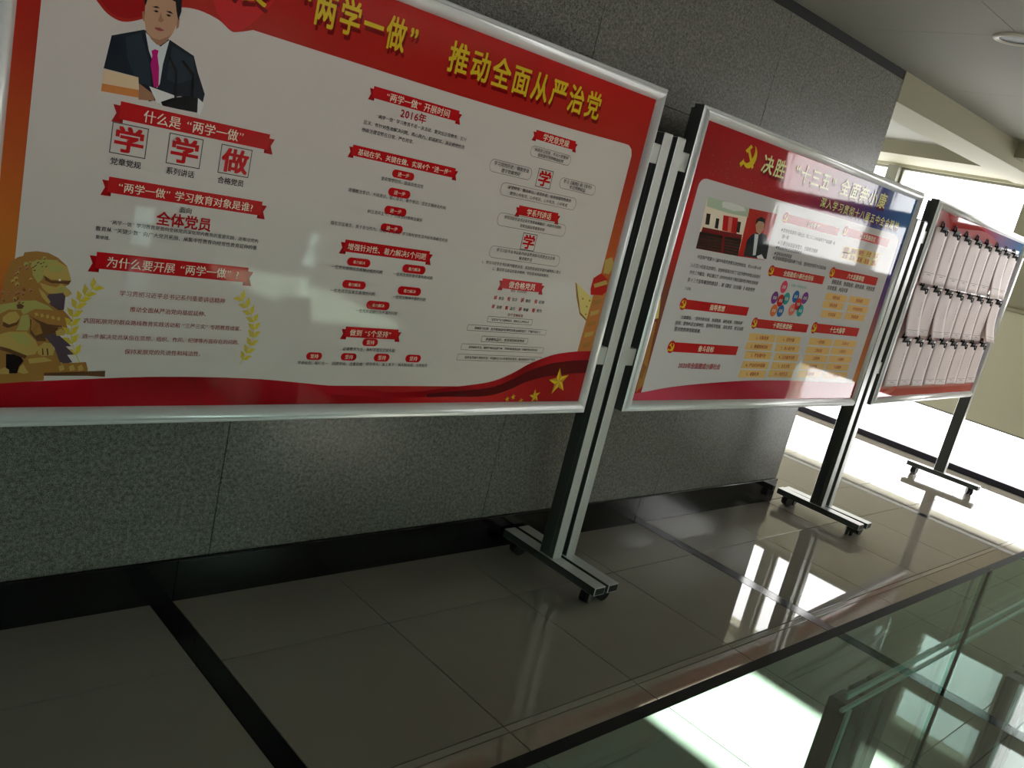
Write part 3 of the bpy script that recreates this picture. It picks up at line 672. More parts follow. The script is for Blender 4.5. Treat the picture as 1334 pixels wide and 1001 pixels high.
('P',1,'lion_print',6,[(0.139,0.32),(0.151,0.311),(0.166,0.291),(0.162,0.286),(0.147,0.301)],'oldgold'),
('P',1,'lion_print',3,[(0.067,0.277),(0.11,0.289),(0.135,0.292),(0.162,0.282),(0.174,0.272),(0.126,0.265),(0.115,0.258),(0.109,0.269),(0.086,0.268),(0.069,0.257)],'olive'),
('P',1,'lion_print',4,[(0.1,0.28),(0.107,0.283),(0.115,0.278),(0.111,0.271),(0.102,0.271)],'bronze3'),
('P',1,'lion_print',4,[(0.076,0.251),(0.087,0.262),(0.1,0.265),(0.109,0.253),(0.104,0.236),(0.087,0.228),(0.077,0.233)],'oldgold'),
('P',1,'lion_print',5,[(0.077,0.241),(0.089,0.235),(0.103,0.241),(0.109,0.251),(0.105,0.235),(0.087,0.227),(0.077,0.232)],'bronze3'),
('P',1,'lion_print',4,[(0.111,0.256),(0.124,0.26),(0.132,0.238),(0.127,0.223),(0.104,0.223),(0.109,0.237)],'olive'),
('P',1,'lion_print',5,[(0.123,0.264),(0.137,0.273),(0.166,0.273),(0.184,0.268),(0.198,0.258),(0.203,0.245),(0.194,0.236),(0.167,0.237),(0.142,0.248)],'bronze2'),
('P',1,'lion_print',6,[(0.127,0.257),(0.145,0.248),(0.166,0.24),(0.194,0.238),(0.194,0.235),(0.165,0.235),(0.142,0.245)],'bronze3'),
('P',1,'lion_print',6,[(0.136,0.264),(0.142,0.265),(0.145,0.259),(0.139,0.257)],'oldgold'),
('P',1,'lion_print',6,[(0.148,0.262),(0.153,0.264),(0.156,0.257),(0.15,0.255)],'oldgold'),
('P',1,'lion_print',6,[(0.159,0.26),(0.165,0.262),(0.167,0.255),(0.162,0.253)],'oldgold'),
('P',1,'lion_print',6,[(0.17,0.258),(0.176,0.26),(0.179,0.253),(0.173,0.251)],'oldgold'),
('P',1,'lion_print',6,[(0.182,0.256),(0.188,0.258),(0.19,0.251),(0.185,0.249)],'oldgold'),
('P',1,'lion_print',4,[(0.129,0.249),(0.142,0.244),(0.167,0.235),(0.188,0.234),(0.185,0.221),(0.163,0.211),(0.166,0.201),(0.148,0.2),(0.132,0.218)],'bronze3'),
('P',1,'lion_print',4,[(0.132,0.248),(0.149,0.24),(0.157,0.219),(0.143,0.212),(0.133,0.225)],'bronze2'),
('P',1,'lion_print',4,[(0.16,0.213),(0.186,0.22),(0.2,0.208),(0.22,0.191),(0.208,0.19),(0.227,0.172),(0.213,0.17),(0.226,0.153),(0.209,0.149),(0.199,0.153),(0.184,0.187),(0.17,0.203)],'shadow'),
('P',1,'lion_print',5,[(0.183,0.225),(0.194,0.231),(0.204,0.225),(0.202,0.216),(0.186,0.214)],'oldgold'),
('P',1,'lion_print',4,[(0.073,0.212),(0.09,0.219),(0.124,0.221),(0.144,0.202),(0.153,0.185),(0.147,0.17),(0.13,0.166),(0.114,0.172),(0.094,0.18),(0.075,0.186)],'oldgold'),
('P',1,'lion_print',5,[(0.091,0.214),(0.119,0.217),(0.137,0.2),(0.128,0.188),(0.107,0.197)],'olive'),
('P',1,'lion_print',5,[(0.075,0.186),(0.094,0.181),(0.114,0.173),(0.131,0.166),(0.127,0.159),(0.095,0.172),(0.076,0.178)],'bronze3'),
('P',1,'lion_print',6,[(0.149,0.185),(0.162,0.198),(0.177,0.196),(0.185,0.183),(0.183,0.169),(0.162,0.166),(0.152,0.171)],'oldgold'),
('P',1,'lion_print',7,[(0.159,0.184),(0.161,0.185),(0.164,0.169),(0.161,0.168)],'bronze3'),
('P',1,'lion_print',7,[(0.168,0.184),(0.171,0.185),(0.174,0.169),(0.171,0.168)],'bronze3'),
('P',1,'lion_print',5,[(0.13,0.164),(0.15,0.168),(0.187,0.165),(0.2,0.152),(0.191,0.141),(0.189,0.131),(0.133,0.125),(0.117,0.13),(0.123,0.147)],'bronze2'),
('P',1,'lion_print',6,[(0.133,0.159),(0.165,0.164),(0.184,0.156),(0.166,0.152),(0.137,0.148)],'oldgold'),
('P',1,'lion_print',4,[(0.089,0.169),(0.115,0.168),(0.125,0.154),(0.117,0.14),(0.115,0.125),(0.093,0.124)],'seat'),
('P',1,'lion_print',6,[(0.115,0.128),(0.119,0.141),(0.125,0.147),(0.132,0.134),(0.138,0.127),(0.128,0.124)],'oldgold'),
('P',1,'lion_print',6,[(0.079,0.133),(0.089,0.139),(0.098,0.133),(0.099,0.123),(0.08,0.123)],'oldgold'),
('P',1,'lion_print',6,[(0.193,0.145),(0.2,0.15),(0.255,0.154),(0.261,0.137),(0.258,0.133),(0.194,0.128)],'bronze2'),
('P',1,'lion_print',7,[(0.197,0.142),(0.206,0.148),(0.211,0.136),(0.201,0.131)],'oldgold'),
('P',1,'lion_print',7,[(0.219,0.143),(0.228,0.148),(0.233,0.136),(0.223,0.132)],'oldgold'),
('P',1,'lion_print',7,[(0.238,0.143),(0.246,0.149),(0.252,0.136),(0.241,0.132)],'oldgold'),
('P',1,'lion_print',5,[(0.08,0.123),(0.169,0.127),(0.17,0.109),(0.082,0.101)],'bronze2'),
('P',1,'lion_print',5,[(0.169,0.127),(0.3,0.134),(0.301,0.119),(0.262,0.121),(0.169,0.12)],'bronze3'),
('W',1,'wheat_print',[(0.261,0.34),(0.235,0.311),(0.22,0.279),(0.215,0.238),(0.221,0.197),(0.242,0.151)]),
('W',1,'wheat_print',[(0.601,0.341),(0.629,0.311),(0.653,0.272),(0.658,0.231),(0.648,0.188),(0.634,0.157)]),
('P',1,'column_print',2,[(1.824,0.484),(1.851,0.472),(1.883,0.457),(1.934,0.433),(1.953,0.398),(1.945,0.361),(1.933,0.351),(1.892,0.376),(1.858,0.427)],'gold2'),
('P',1,'column_print',3,[(1.824,0.484),(1.834,0.477),(1.889,0.379),(1.931,0.356),(1.934,0.349),(1.888,0.372),(1.848,0.433)],'bronze'),
('P',1,'column_print',4,[(1.878,0.428),(1.881,0.433),(1.889,0.429),(1.885,0.424)],'bronze2'),
('P',1,'column_print',4,[(1.909,0.402),(1.912,0.406),(1.92,0.403),(1.915,0.398)],'bronze2'),
('P',1,'column_print',4,[(1.916,0.424),(1.92,0.429),(1.928,0.425),(1.923,0.42)],'bronze2'),
('P',1,'column_print',4,[(1.914,0.373),(1.918,0.378),(1.925,0.374),(1.921,0.37)],'bronze2'),
('P',1,'column_print',3,[(1.934,0.447),(1.999,0.474),(2.027,0.403),(2.032,0.261),(2.014,0.223),(1.926,0.232),(1.928,0.294),(1.931,0.356)],'pillar'),
('P',1,'column_print',4,[(1.942,0.426),(1.987,0.437),(1.984,0.42),(1.944,0.408)],'bronze2'),
('P',1,'column_print',4,[(1.942,0.386),(1.987,0.396),(1.984,0.38),(1.944,0.368)],'oldgold'),
('P',1,'column_print',4,[(1.942,0.346),(1.987,0.356),(1.985,0.34),(1.944,0.328)],'bronze2'),
('P',1,'column_print',4,[(1.942,0.306),(1.987,0.315),(1.985,0.299),(1.944,0.288)],'oldgold'),
('P',1,'column_print',4,[(1.943,0.265),(1.988,0.275),(1.985,0.258),(1.944,0.247)],'bronze2'),
('P',1,'column_print',4,[(1.911,0.466),(1.912,0.506),(1.946,0.527),(1.986,0.509),(2.002,0.467),(1.982,0.449),(1.919,0.446)],'red2'),
('P',1,'column_print',5,[(1.92,0.485),(1.982,0.505),(1.993,0.491),(1.93,0.472)],'oldgold'),
('P',1,'column_print',4,[(1.957,0.528),(1.948,0.576),(1.982,0.589),(2.004,0.561),(1.989,0.527)],'oldgold'),
('S',1,'star_print',1.865,0.121,0.052),
('S',1,'star_print',1.761,0.066,0.028),
('S',1,'star_print',1.656,0.063,0.012),
('S',1,'star_print',1.698,0.049,0.012),
('S',1,'star_print',1.63,0.055,0.012),
('E',2,'party_emblem_print',0.38,1.069,0.046,'gold'),
('T',2,'header_lettering','决胜',0.472,0.669,1.063,0.078,'cream2',0.03),
('T',2,'header_lettering','“十三五”',0.7,1.147,1.076,0.078,'cream2',0.03),
('T',2,'header_lettering','全面奔小康',1.156,1.658,1.0795,0.078,'cream2',0.03),
('T',2,'header_lettering','深入学习贯彻十八届五中全会精神',1.022,1.881,0.987,0.045,'cream2',0.02),
('N',2,'heading_plate',0.76,1.274,0.8785,0.037,'目标要求'),
('N',2,'heading_plate',1.321,1.826,0.8915,0.04,'五大发展理念'),
('N',2,'heading_plate',0.772,1.278,0.645,0.039,'全面建成小康社会目标'),
('N',2,'heading_plate',1.319,1.842,0.6895,0.043,'六大发展举措'),
('N',2,'heading_plate',0.195,0.699,0.4525,0.039,'指导思想'),
('N',2,'heading_plate',0.194,0.707,0.273,0.041,'奋斗目标'),
('N',2,'heading_plate',0.763,1.27,0.405,0.041,'十项任务目标'),
('N',2,'heading_plate',1.313,1.819,0.4125,0.046,'十七大指导'),
('T',2,'body_lettering','中国共产党第十八届中央委员会第五次全体会议，于2015年10月',0.215,0.699,0.6465,0,'ink',0.01),
('T',2,'body_lettering','26日至29日在北京举行。全会听取和讨论了习近平受中央政治局委托',0.185,0.713,0.61,0,'ink',0.01),
('T',2,'body_lettering','作的工作报告，审议通过了《中共中央关于制定国民经济和社会发展',0.193,0.71,0.5815,0,'ink',0.01),
('T',2,'body_lettering','第十三个五年规划的建议》，就《建议（讨论稿）》向全会作',0.193,0.7,0.551,0,'ink',0.01),
('T',2,'body_lettering','了说明。',0.188,0.246,0.5155,0,'ink',0.01),
('T',2,'body_lettering','★坚持全面建成小康社会，到二〇二〇年国内生产总值翻一番',0.765,1.277,0.826,0,'ink',0.01),
('T',2,'body_lettering','翻一番',0.792,0.848,0.8005,0,'ink',0.01),
('T',2,'body_lettering','★主要目标和基本理念，全面推进创新',0.771,1.135,0.771,0,'ink',0.01),
('T',2,'body_lettering','★推动经济社会持续健康发展',0.764,0.996,0.749,0,'ink',0.01),
('T',2,'body_lettering','★坚持深化改革发展',0.767,0.92,0.7225,0,'ink',0.01),
('T',2,'body_lettering','★坚持统筹国内国际两个大局，坚持党的领导为实现目标',0.765,1.263,0.703,0,'ink',0.01),
('T',2,'body_lettering','创新发展、协调发展、绿色发展、开放发展',1.358,1.841,0.648,0,'ink',0.01),
('T',2,'body_lettering','共享发展、人民共享',1.332,1.551,0.6165,0,'ink',0.01),
('T',2,'body_lettering','全会提出，“坚持创新发展、协调发展、绿色发展、开放发展”',0.221,0.694,0.3995,0,'ink',0.01),
('T',2,'body_lettering','原则，坚持人民主体地位，坚持科学发展、深化改革、依法治国',0.192,0.701,0.374,0,'ink',0.01),
('T',2,'body_lettering','坚持党的领导和发展。',0.198,0.398,0.348,0,'ink',0.01),
('T',2,'body_lettering','2020年全面建成小康社会',0.294,0.608,0.197,0,'dred',0.02),
('T',2,'body_lettering','实现第一个百年奋斗目标',0.991,1.134,0.5975,0,'teal',0.01),
('C',2,'character_tile','创新',1.406,0.81,0.058,'yellow'),
('C',2,'character_tile','协调',1.485,0.812,0.058,'yellow'),
('C',2,'character_tile','绿色',1.566,0.813,0.058,'yellow'),
('C',2,'character_tile','开放',1.65,0.814,0.058,'yellow'),
('C',2,'character_tile','共享',1.736,0.815,0.058,'yellow'),
('C',2,'character_tile','发展',1.412,0.78,0.058,'yellow'),
('C',2,'character_tile','发展',1.49,0.779,0.058,'yellow'),
('C',2,'character_tile','发展',1.57,0.779,0.058,'yellow'),
('C',2,'character_tile','发展',1.652,0.778,0.058,'yellow'),
('C',2,'character_tile','发展',1.736,0.778,0.058,'yellow'),
('O',2,'topic_plate',1.345,1.57,0.5735,0.036,'创新发展'),
('O',2,'topic_plate',1.596,1.831,0.577,0.036,'协调发展'),
('O',2,'topic_plate',1.343,1.56,0.534,0.036,'绿色发展'),
('O',2,'topic_plate',1.609,1.845,0.5325,0.036,'开放发展理念'),
('O',2,'topic_plate',1.357,1.575,0.4875,0.036,'共享发展'),
('O',2,'topic_plate',1.607,1.835,0.4915,0.036,'和谐发展'),
('O',2,'topic_plate',0.768,0.996,0.341,0.036,'1、创新发展'),
('O',2,'topic_plate',0.765,0.994,0.2995,0.036,'2、协调发展目标'),
('O',2,'topic_plate',0.779,1.01,0.2575,0.036,'3、农业现代化'),
('O',2,'topic_plate',0.779,1.011,0.2105,0.036,'4、产业迈向中高端'),
('O',2,'topic_plate',0.777,1.009,0.168,0.036,'5、城镇化率'),
('O',2,'topic_plate',1.009,1.236,0.342,0.036,'6、消费贡献'),
('O',2,'topic_plate',1.025,1.253,0.2995,0.036,'7、收入稳步增'),
('O',2,'topic_plate',1.041,1.271,0.2555,0.036,'8、公共服务均等'),
('O',2,'topic_plate',1.039,1.269,0.2115,0.036,'9、生态文明'),
('O',2,'topic_plate',1.034,1.265,0.172,0.036,'10、人民生活'),
('O',2,'topic_plate',1.324,1.567,0.344,0.036,'一是创新'),
('O',2,'topic_plate',1.321,1.565,0.2995,0.036,'二是协调'),
('O',2,'topic_plate',1.327,1.571,0.2585,0.036,'三是绿色'),
('O',2,'topic_plate',1.323,1.568,0.2155,0.036,'四是开放'),
('O',2,'topic_plate',1.318,1.563,0.176,0.036,'五是共享'),
('O',2,'topic_plate',1.586,1.842,0.3465,0.036,'六是人才'),
('O',2,'topic_plate',1.582,1.838,0.3035,0.036,'七是民生'),
('O',2,'topic_plate',1.588,1.845,0.2605,0.036,'八是教育'),
('O',2,'topic_plate',1.584,1.841,0.2175,0.036,'九是健康'),
('O',2,'topic_plate',1.591,1.85,0.1725,0.036,'十是法治'),
('D',2,'round_badge',0.936,0.584,0.029,'pink'),
('D',2,'round_badge',0.884,0.53,0.029,'purple'),
('D',2,'round_badge',0.942,0.521,0.029,'red'),
('D',2,'round_badge',0.988,0.533,0.029,'teal'),
('D',2,'round_badge',1.066,0.549,0.029,'blue'),
('D',2,'round_badge',1.154,0.549,0.029,'purple'),
('D',2,'round_badge',1.108,0.516,0.029,'red'),
('D',2,'round_badge',0.909,0.472,0.029,'orange'),
('D',2,'round_badge',0.969,0.474,0.029,'blue'),
('D',2,'round_badge',1.067,0.486,0.029,'salmon'),
('D',2,'round_badge',1.146,0.486,0.029,'teal'),
('P',2,'meeting_photo_print',2,[(0.175,0.878),(0.479,0.877),(0.498,0.678),(0.192,0.676)],'cream'),
('P',2,'meeting_photo_print',3,[(0.175,0.878),(0.479,0.877),(0.486,0.841),(0.341,0.837),(0.186,0.841)],'sage'),
('P',2,'meeting_photo_print',4,[(0.279,0.874),(0.333,0.879),(0.438,0.875),(0.46,0.862),(0.377,0.85),(0.29,0.853)],'paper'),
('P',2,'meeting_photo_print',3,[(0.198,0.762),(0.483,0.767),(0.498,0.678),(0.192,0.676)],'maroon'),
('P',2,'meeting_photo_print',4,[(0.188,0.742),(0.345,0.746),(0.364,0.68),(0.191,0.678)],'seat'),
('P',2,'meeting_photo_print',4,[(0.363,0.744),(0.487,0.75),(0.494,0.68),(0.387,0.678)],'seat'),
('P',2,'meeting_photo_print',4,[(0.312,0.825),(0.418,0.828),(0.439,0.766),(0.332,0.766)],'red'),
('P',2,'meeting_photo_print',5,[(0.351,0.824),(0.379,0.825),(0.397,0.765),(0.37,0.767)],'salmon'),
('P',2,'meeting_photo_print',4,[(0.198,0.816),(0.225,0.817),(0.235,0.775),(0.208,0.774)],'seat'),
('P',2,'meeting_photo_print',4,[(0.269,0.807),(0.292,0.807),(0.301,0.768),(0.277,0.768)],'seat'),
('P',2,'meeting_photo_print',4,[(0.422,0.815),(0.448,0.815),(0.458,0.772),(0.433,0.772)],'seat'),
('P',2,'meeting_photo_print',5,[(0.189,0.73),(0.489,0.737),(0.49,0.735),(0.19,0.728)],'maroon'),
('P',2,'meeting_photo_print',5,[(0.19,0.719),(0.489,0.725),(0.491,0.723),(0.191,0.717)],'maroon'),
('P',2,'meeting_photo_print',5,[(0.192,0.709),(0.489,0.714),(0.491,0.711),(0.193,0.707)],'maroon'),
('P',2,'meeting_photo_print',5,[(0.193,0.698),(0.49,0.702),(0.491,0.7),(0.194,0.696)],'maroon'),
('P',2,'meeting_photo_print',5,[(0.194,0.687),(0.49,0.691),(0.491,0.688),(0.195,0.685)],'maroon'),
('P',2,'speaker_photo_print',2,[(0.479,0.877),(0.699,0.884),(0.707,0.684),(0.498,0.678)],'red2'),
('P',2,'speaker_photo_print',3,[(0.552,0.776),(0.597,0.794),(0.663,0.79),(0.704,0.761),(0.72,0.69),(0.538,0.683),(0.529,0.748)],'suit'),
('P',2,'speaker_photo_print',4,[(0.572,0.783),(0.603,0.783),(0.627,0.697),(0.605,0.694)],'shirt'),
('P',2,'speaker_photo_print',4,[(0.56,0.818),(0.564,0.84),(0.598,0.848),(0.622,0.835),(0.63,0.807),(0.611,0.783),(0.579,0.792)],'skin'),
('P',2,'speaker_photo_print',5,[(0.557,0.818),(0.554,0.842),(0.586,0.857),(0.618,0.85),(0.63,0.828),(0.609,0.838),(0.573,0.837)],'hair'),
('P',2,'speaker_photo_print',5,[(0.637,0.694),(0.67,0.706),(0.706,0.686),(0.65,0.685)],'paper'),
('P',2,'column_print',2,[(0.037,0.465),(0.057,0.47),(0.076,0.385),(0.046,0.379)],'gold2'),
('P',2,'column_print',2,[(0.034,0.379),(0.07,0.369),(0.099,0.111),(0.062,0.078),(0.057,0.152)],'bronze2'),
('P',2,'column_print',3,[(0.061,0.2),(0.087,0.185),(0.076,0.135),(0.052,0.147)],'bronze'),
]

# ------------------------------------------------------------ poster printing
LV = 0.00035
class Print:
    def __init__(s): s.v = []; s.f = []; s.c = []
    def poly(s, pts, col, lvl):
        n = len(s.v); y = -lvl*LV-len(s.f)*4e-7
        for i, (u, v) in enumerate(pts):
            s.v.append((u, y, v)); s.c.append(col[i] if isinstance(col, list) else col)
        s.f.append(tuple(range(n, n+len(pts))))
    def tris(s, verts, faces, col, lvl, dy=0.0):
        n = len(s.v); y = -lvl*LV-dy
        s.v += [(u, y, v) for u, v in verts]; s.c += [col]*len(verts)
        s.f += [tuple(i+n for i in f) for f in faces]
    def out(s, name, parent):
        o = mesh_obj(name, s.v, s.f, M['print'], parent)
        a = o.data.color_attributes.new('print', 'FLOAT_COLOR', 'POINT')
        a.data.foreach_set('color', [k for c in s.c for k in (*c, 1.0)])
        return o

GLY = {}
def glyph(ch, bold):
    k = (ch, bold >= .02)
    if k not in GLY:
        cu = bpy.data.curves.new('g', 'FONT'); cu.body = ch; cu.resolution_u = 1 if bold < .02 else 2
        o = bpy.data.objects.new('g', cu); COL.objects.link(o)
        dg = bpy.context.evaluated_depsgraph_get()
        me = bpy.data.meshes.new_from_object(o.evaluated_get(dg))
        GLY[k] = ([(v.co.x, v.co.y) for v in me.vertices], [tuple(p.vertices) for p in me.polygons])
        bpy.data.objects.remove(o); bpy.data.curves.remove(cu); bpy.data.meshes.remove(me)
    return GLY[k]
def adv(ch):
    if ch in '“”': return .9
    return .56 if ord(ch) < 256 else 1.0
def put_text(P, t, u0, u1, v, h, col, bold, lvl, fill=1.0):
    A = sum(adv(c) for c in t); e = (u1-u0)/A; eh = h or e
    u = u0
    for c in t:
        vs, fs = glyph(c, bold)
        if c in '“”':
            m = (min(x for x, _ in vs)+max(x for x, _ in vs))/2; off = (.64 if c == '“' else .26)-m
        else: off = .03 if ord(c) < 256 else 0.0
        w_ = bold*.62
        if bold < .02: w_ = .009
        k_ = (1-fill)/2
        for q, (ax, ay) in enumerate([(-w_, 0), (w_, 0)] if bold < .02 else [(-w_, -w_), (w_, -w_), (w_, w_), (-w_, w_)]):
            P.tris([(u+((x+ax+off)*fill+k_)*e, v+(y+ay-.38)*eh) for x, y in vs], fs, col, lvl, q*6e-6)
        u += adv(c)*e

def rrect(u0, u1, v0, v1, r, n=5):
    pts = []
    for cx_, cy_, a0 in ((u1-r, v1-r, 0), (u0+r, v1-r, 90), (u0+r, v0+r, 180), (u1-r, v0+r, 270)):
        for i in range(n+1):
            a = math.radians(a0+90*i/n); pts.append((cx_+r*math.cos(a), cy_+r*math.sin(a)))
    return pts
def smooth_line(p, n=5):
    o = []
    for i in range(len(p)-1):
        a, b, c, d = p[max(i-1, 0)], p[i], p[i+1], p[min(i+2, len(p)-1)]
        for k in range(n):
            t = k/n
            o.append(tuple(.5*(2*b[j]+(c[j]-a[j])*t+(2*a[j]-5*b[j]+4*c[j]-d[j])*t*t+(3*b[j]-a[j]-3*c[j]+d[j])*t**3) for j in (0, 1)))
    return o+[p[-1]]
def lerp(a, b, t): t = max(0, min(1, t)); return tuple(a[i]+(b[i]-a[i])*t for i in range(3))
def ramp(stops, t):
    for (p, a), (q, b) in zip(stops, stops[1:]):
        if t <= q: return lerp(a, b, (t-p)/(q-p))
    return stops[-1][1]
def band(P, top, bot_v, col, lvl):
    """area between a curve and a straight bottom, as quads; col may be a function of (u, v)"""
    for (a, b) in zip(top, top[1:]):
        q = [(a[0], bot_v), (b[0], bot_v), b, a]
        P.poly(q, [col(*z) for z in q] if callable(col) else col, lvl)
def strokes(P, pts, wdt, col, lvl):
    for a, b in zip(pts, pts[1:]):
        dx, dy = b[0]-a[0], b[1]-a[1]; L = math.hypot(dx, dy) or 1e-6; nx, ny = -dy/L*wdt/2, dx/L*wdt/2
        P.poly([(a[0]+nx, a[1]+ny), (b[0]+nx, b[1]+ny), (b[0]-nx, b[1]-ny), (a[0]-nx, a[1]-ny)], col, lvl)

def emblem(P, u, v, r, col, lvl):
    """crossed hammer and sickle"""
    pts = []
    for i in range(17):
        a = math.radians(75-235*i/16); pts.append((u+r*math.cos(a)*1.0, v+r*math.sin(a)))
    inn = []
    for i in range(17):
        a = math.radians(75-235*i/16); t = i/16
        k = 1-.52*math.sin(PI*min(1, t*1.02))-.03
        inn.append((u-.10*r*math.sin(PI*t)+r*k*math.cos(a), v+.02*r+r*k*math.sin(a)))
    for i in range(16): P.poly([pts[i], pts[i+1], inn[i+1], inn[i]], col, lvl)
    strokes(P, [(u-.72*r, v-.52*r), (u-1.15*r, v-.95*r)], .42*r, col, lvl)
    strokes(P, [(u-.45*r, v+.45*r), (u+.85*r, v-.85*r)], .30*r, col, lvl)
    P.poly([(u-.95*r, v+.35*r), (u-.35*r, v+.95*r), (u-.02*r, v+.78*r), (u-.28*r, v+.55*r), (u-.62*r, v+.18*r)], col, lvl)

def heading_emblem(P, u, v, r, lvl):
    P.poly([(u+r*math.cos(2*PI*i/16), v+1.05*r*math.sin(2*PI*i/16)) for i in range(16)], PC['red2'], lvl)
    emblem(P, u, v, r*.72, PC['gold'], lvl+1)

C = PC
def run_data(b, sheet, W):
    shared = {}
    cur = None; curname = ''
    def flush():
        nonlocal cur
        if cur is not None and cur.f: cur.out(curname, sheet)
        cur = None
    def sh(name):
        if name not in shared: shared[name] = Print()
        return shared[name]
    for d in DATA:
        if d[1] != b: continue
        k = d[0]
        if k == 'T':
            _, _, part, t, u0, u1, v, h, col, bold = d
            if cur is not None and part.startswith(curname): P, lv = cur, 7
            else: P, lv = Print(), 6
            if part == 'header_lettering':
                put_text(P, t, u0+.006, u1+.006, v-.012, h, C['darkred'] if b == 1 else C['maroon'], bold, 4, .90)
            if part == 'ribbon_banner_lettering': v = ribbon_v-.001
            put_text(P, t, u0, u1, v, h, C[col], bold, lv, .90 if part == 'header_lettering' else 1.0)
            if P is not cur: P.out(part, sheet)
            continue
        if k == 'P':
            sh(d[2]).poly(d[4], C[d[5]], d[3]); continue
        if k == 'W':
            P = Print(); pts = smooth_line(d[3], 2)
            strokes(P, pts, .0016, C['wheat'], 3)
            for i in range(1, len(pts)-1):
                dx, dy = pts[i-1][0]-pts[i+1][0], pts[i-1][1]-pts[i+1][1]; L = math.hypot(dx, dy); dx /= L; dy /= L
                for s_ in (1, -1):
                    nx, ny = -dy*s_, dx*s_; a = pts[i]
                    f_ = lambda p, q: (a[0]+dx*p+nx*q, a[1]+dy*p+ny*q)
                    P.poly([f_(0, 0), f_(.003, .010), f_(.020, .018), f_(.016, .004)], lerp(C['wheat'], C['oldgold'], .4 if s_ > 0 else 0), 3)
            P.out('wheat_print', sheet); continue
        flush(); cur = Print(); curname = d[2]
        if k == 'R':
            _, _, _, u0, u1, v, hh = d
            ribbon_v = v
            t = hh*.62; dk = C['darkred']
            for s_, ue in ((1, u0), (-1, u1)):
                P = cur
                P.poly([(ue, v-hh*.72), (ue+s_*t, v-hh*.72), (ue+s_*t, v+hh*.25), (ue, v+hh*.25), (ue+s_*t*.35, v-hh*.2)], lerp(C['red'], dk, .45), 2)
                P.poly([(ue+s_*t*.62, v-hh*.5), (ue+s_*t, v-hh*.72), (ue+s_*t, v-hh*.5)], dk, 4)
            cur.poly([(u0+t*.62, v-hh/2), (u1-t*.62, v-hh/2), (u1-t*.62, v+hh/2), (u0+t*.62, v+hh/2)], C['red'], 3)
        elif k == 'L':
            _, _, _, u0, u1, v, hh, col = d
            cur.poly(rrect(u0, u1, v-hh/2, v+hh/2, hh*.49), C[col], 3)
        elif k == 'B':
            _, _, _, u0, u1, v, hh, rnd = d
            r = hh*.42 if rnd else .003
            o = rrect(u0, u1, v-hh/2, v+hh/2, r); i_ = rrect(u0+.0013, u1-.0013, v-hh/2+.0013, v+hh/2-.0013, r-.001)
            for i in range(len(o)): j = (i+1) % len(o); cur.poly([o[i], o[j], i_[j], i_[i]], hexc('#77706c'), 3)
        elif k == 'Q':
            _, _, _, ch, u0, u1, v, _z = d
            hw = (u1-u0)/2; th = .0022 if hw > .03 else .0016; hh = hw*.86 if hw > .03 else hw*.98
            a, b_, c_, e_ = u0, u1, v-hh, v+hh
            for q in ((a, b_, c_, c_+th), (a, b_, e_-th, e_), (a, a+th, c_, e_), (b_-th, b_, c_, e_)):
                cur.poly([(q[0], q[2]), (q[1], q[2]), (q[1], q[3]), (q[0], q[3])], hexc('#5a5250'), 3)
            in_ = .14 if hw > .03 else .30
            put_text(cur, ch, u0+hw*in_, u1-hw*in_, v, (1.72 if hw > .03 else 1.4)*hh, C['red'], .045, 5)
        elif k == 'S':
            _, _, _, u, v, r = d
            cs = (u, v)
            pts = [(u+(r if i % 2 == 0 else r*.40)*math.sin(i*PI/5-.2), v+(r if i % 2 == 0 else r*.40)*math.cos(i*PI/5-.2)) for i in range(10)]
            for i in range(10): cur.poly([cs, pts[i], pts[(i+1) % 10]], C['gold'] if i % 2 else hexc('#c08a2c'), 8)
        elif k == 'E':
            emblem(cur, d[3], d[4], d[5], C[d[6]], 5)
            put = sh('header_small_lettering')
        elif k == 'N':
            _, _, _, u0, u1, v, hh, t = d
            cur.poly([(u0, v-hh/2), (u1, v-hh/2), (u1, v+hh/2), (u0, v+hh/2)], C['red'], 2)
            heading_emblem(cur, u0+hh*.45, v, hh*.62, 3)
            m = (u0+u1)/2+hh*.25; e = min(hh*.72, (u1-u0-hh*1.3)/len(t)); hw = e*len(t)/2
            put_text(cur, t, m-hw, m+hw, v, hh*.68, C['cream'], .02, 6)
        elif k == 'O':
            _, _, _, u0, u1, v, hh, t = d
            cur.poly(rrect(u0, u1, v-hh/2, v+hh/2, .004, 2), C['platecol'], 2)
            m = (u0+u1)/2; hw = min((u1-u0)*.42, hh*.55*sum(adv(c) for c in t)/2)
            put_text(cur, t, m-hw, m+hw, v, 0, C['dred'], .01, 4)
        elif k == 'C':
            _, _, _, ch, u, v, s_, col = d
            cur.poly(rrect(u-.040, u+.040, v-.017, v+.017, .004, 2), C[col], 2)
            put_text(cur, ch, u-.028, u+.028, v, .028, C['dred'], .02, 4)
        elif k == 'D':
            _, _, _, u, v, r, col = d
            cur.poly([(u+r*math.cos(2*PI*i/20), v+r*math.sin(2*PI*i/20)) for i in range(20)], C[col], 2)
            put_text(cur, '发展' if col != 'red' else '全面', u-r*.55, u+r*.55, v, 0, C['white'], .02, 4)
    flush()
    for nme, P in shared.items():
        if P.f: P.out(nme, sheet)

H0, H1_ = 0.713, 1.90
HT = H1_-H0
def sheet_grid(parent, W, colf, nx=20, nz=16):
    P = Print()
    for i in range(nx):
        for j in range(nz):
            us = [.03+(W-.06)*(i+a)/nx for a in (0, 1)]; vs = [.03+(HT-.06)*(j+a)/nz for a in (0, 1)]
            q = [(us[0], vs[0]), (us[1], vs[0]), (us[1], vs[1]), (us[0], vs[1])]
            P.poly(q, [colf(*z) for z in q], 0)
    # cardboard backing closes the sheet behind
    o = P.out('poster_sheet', parent); o.location = (0, 0.0, H0)
    return o

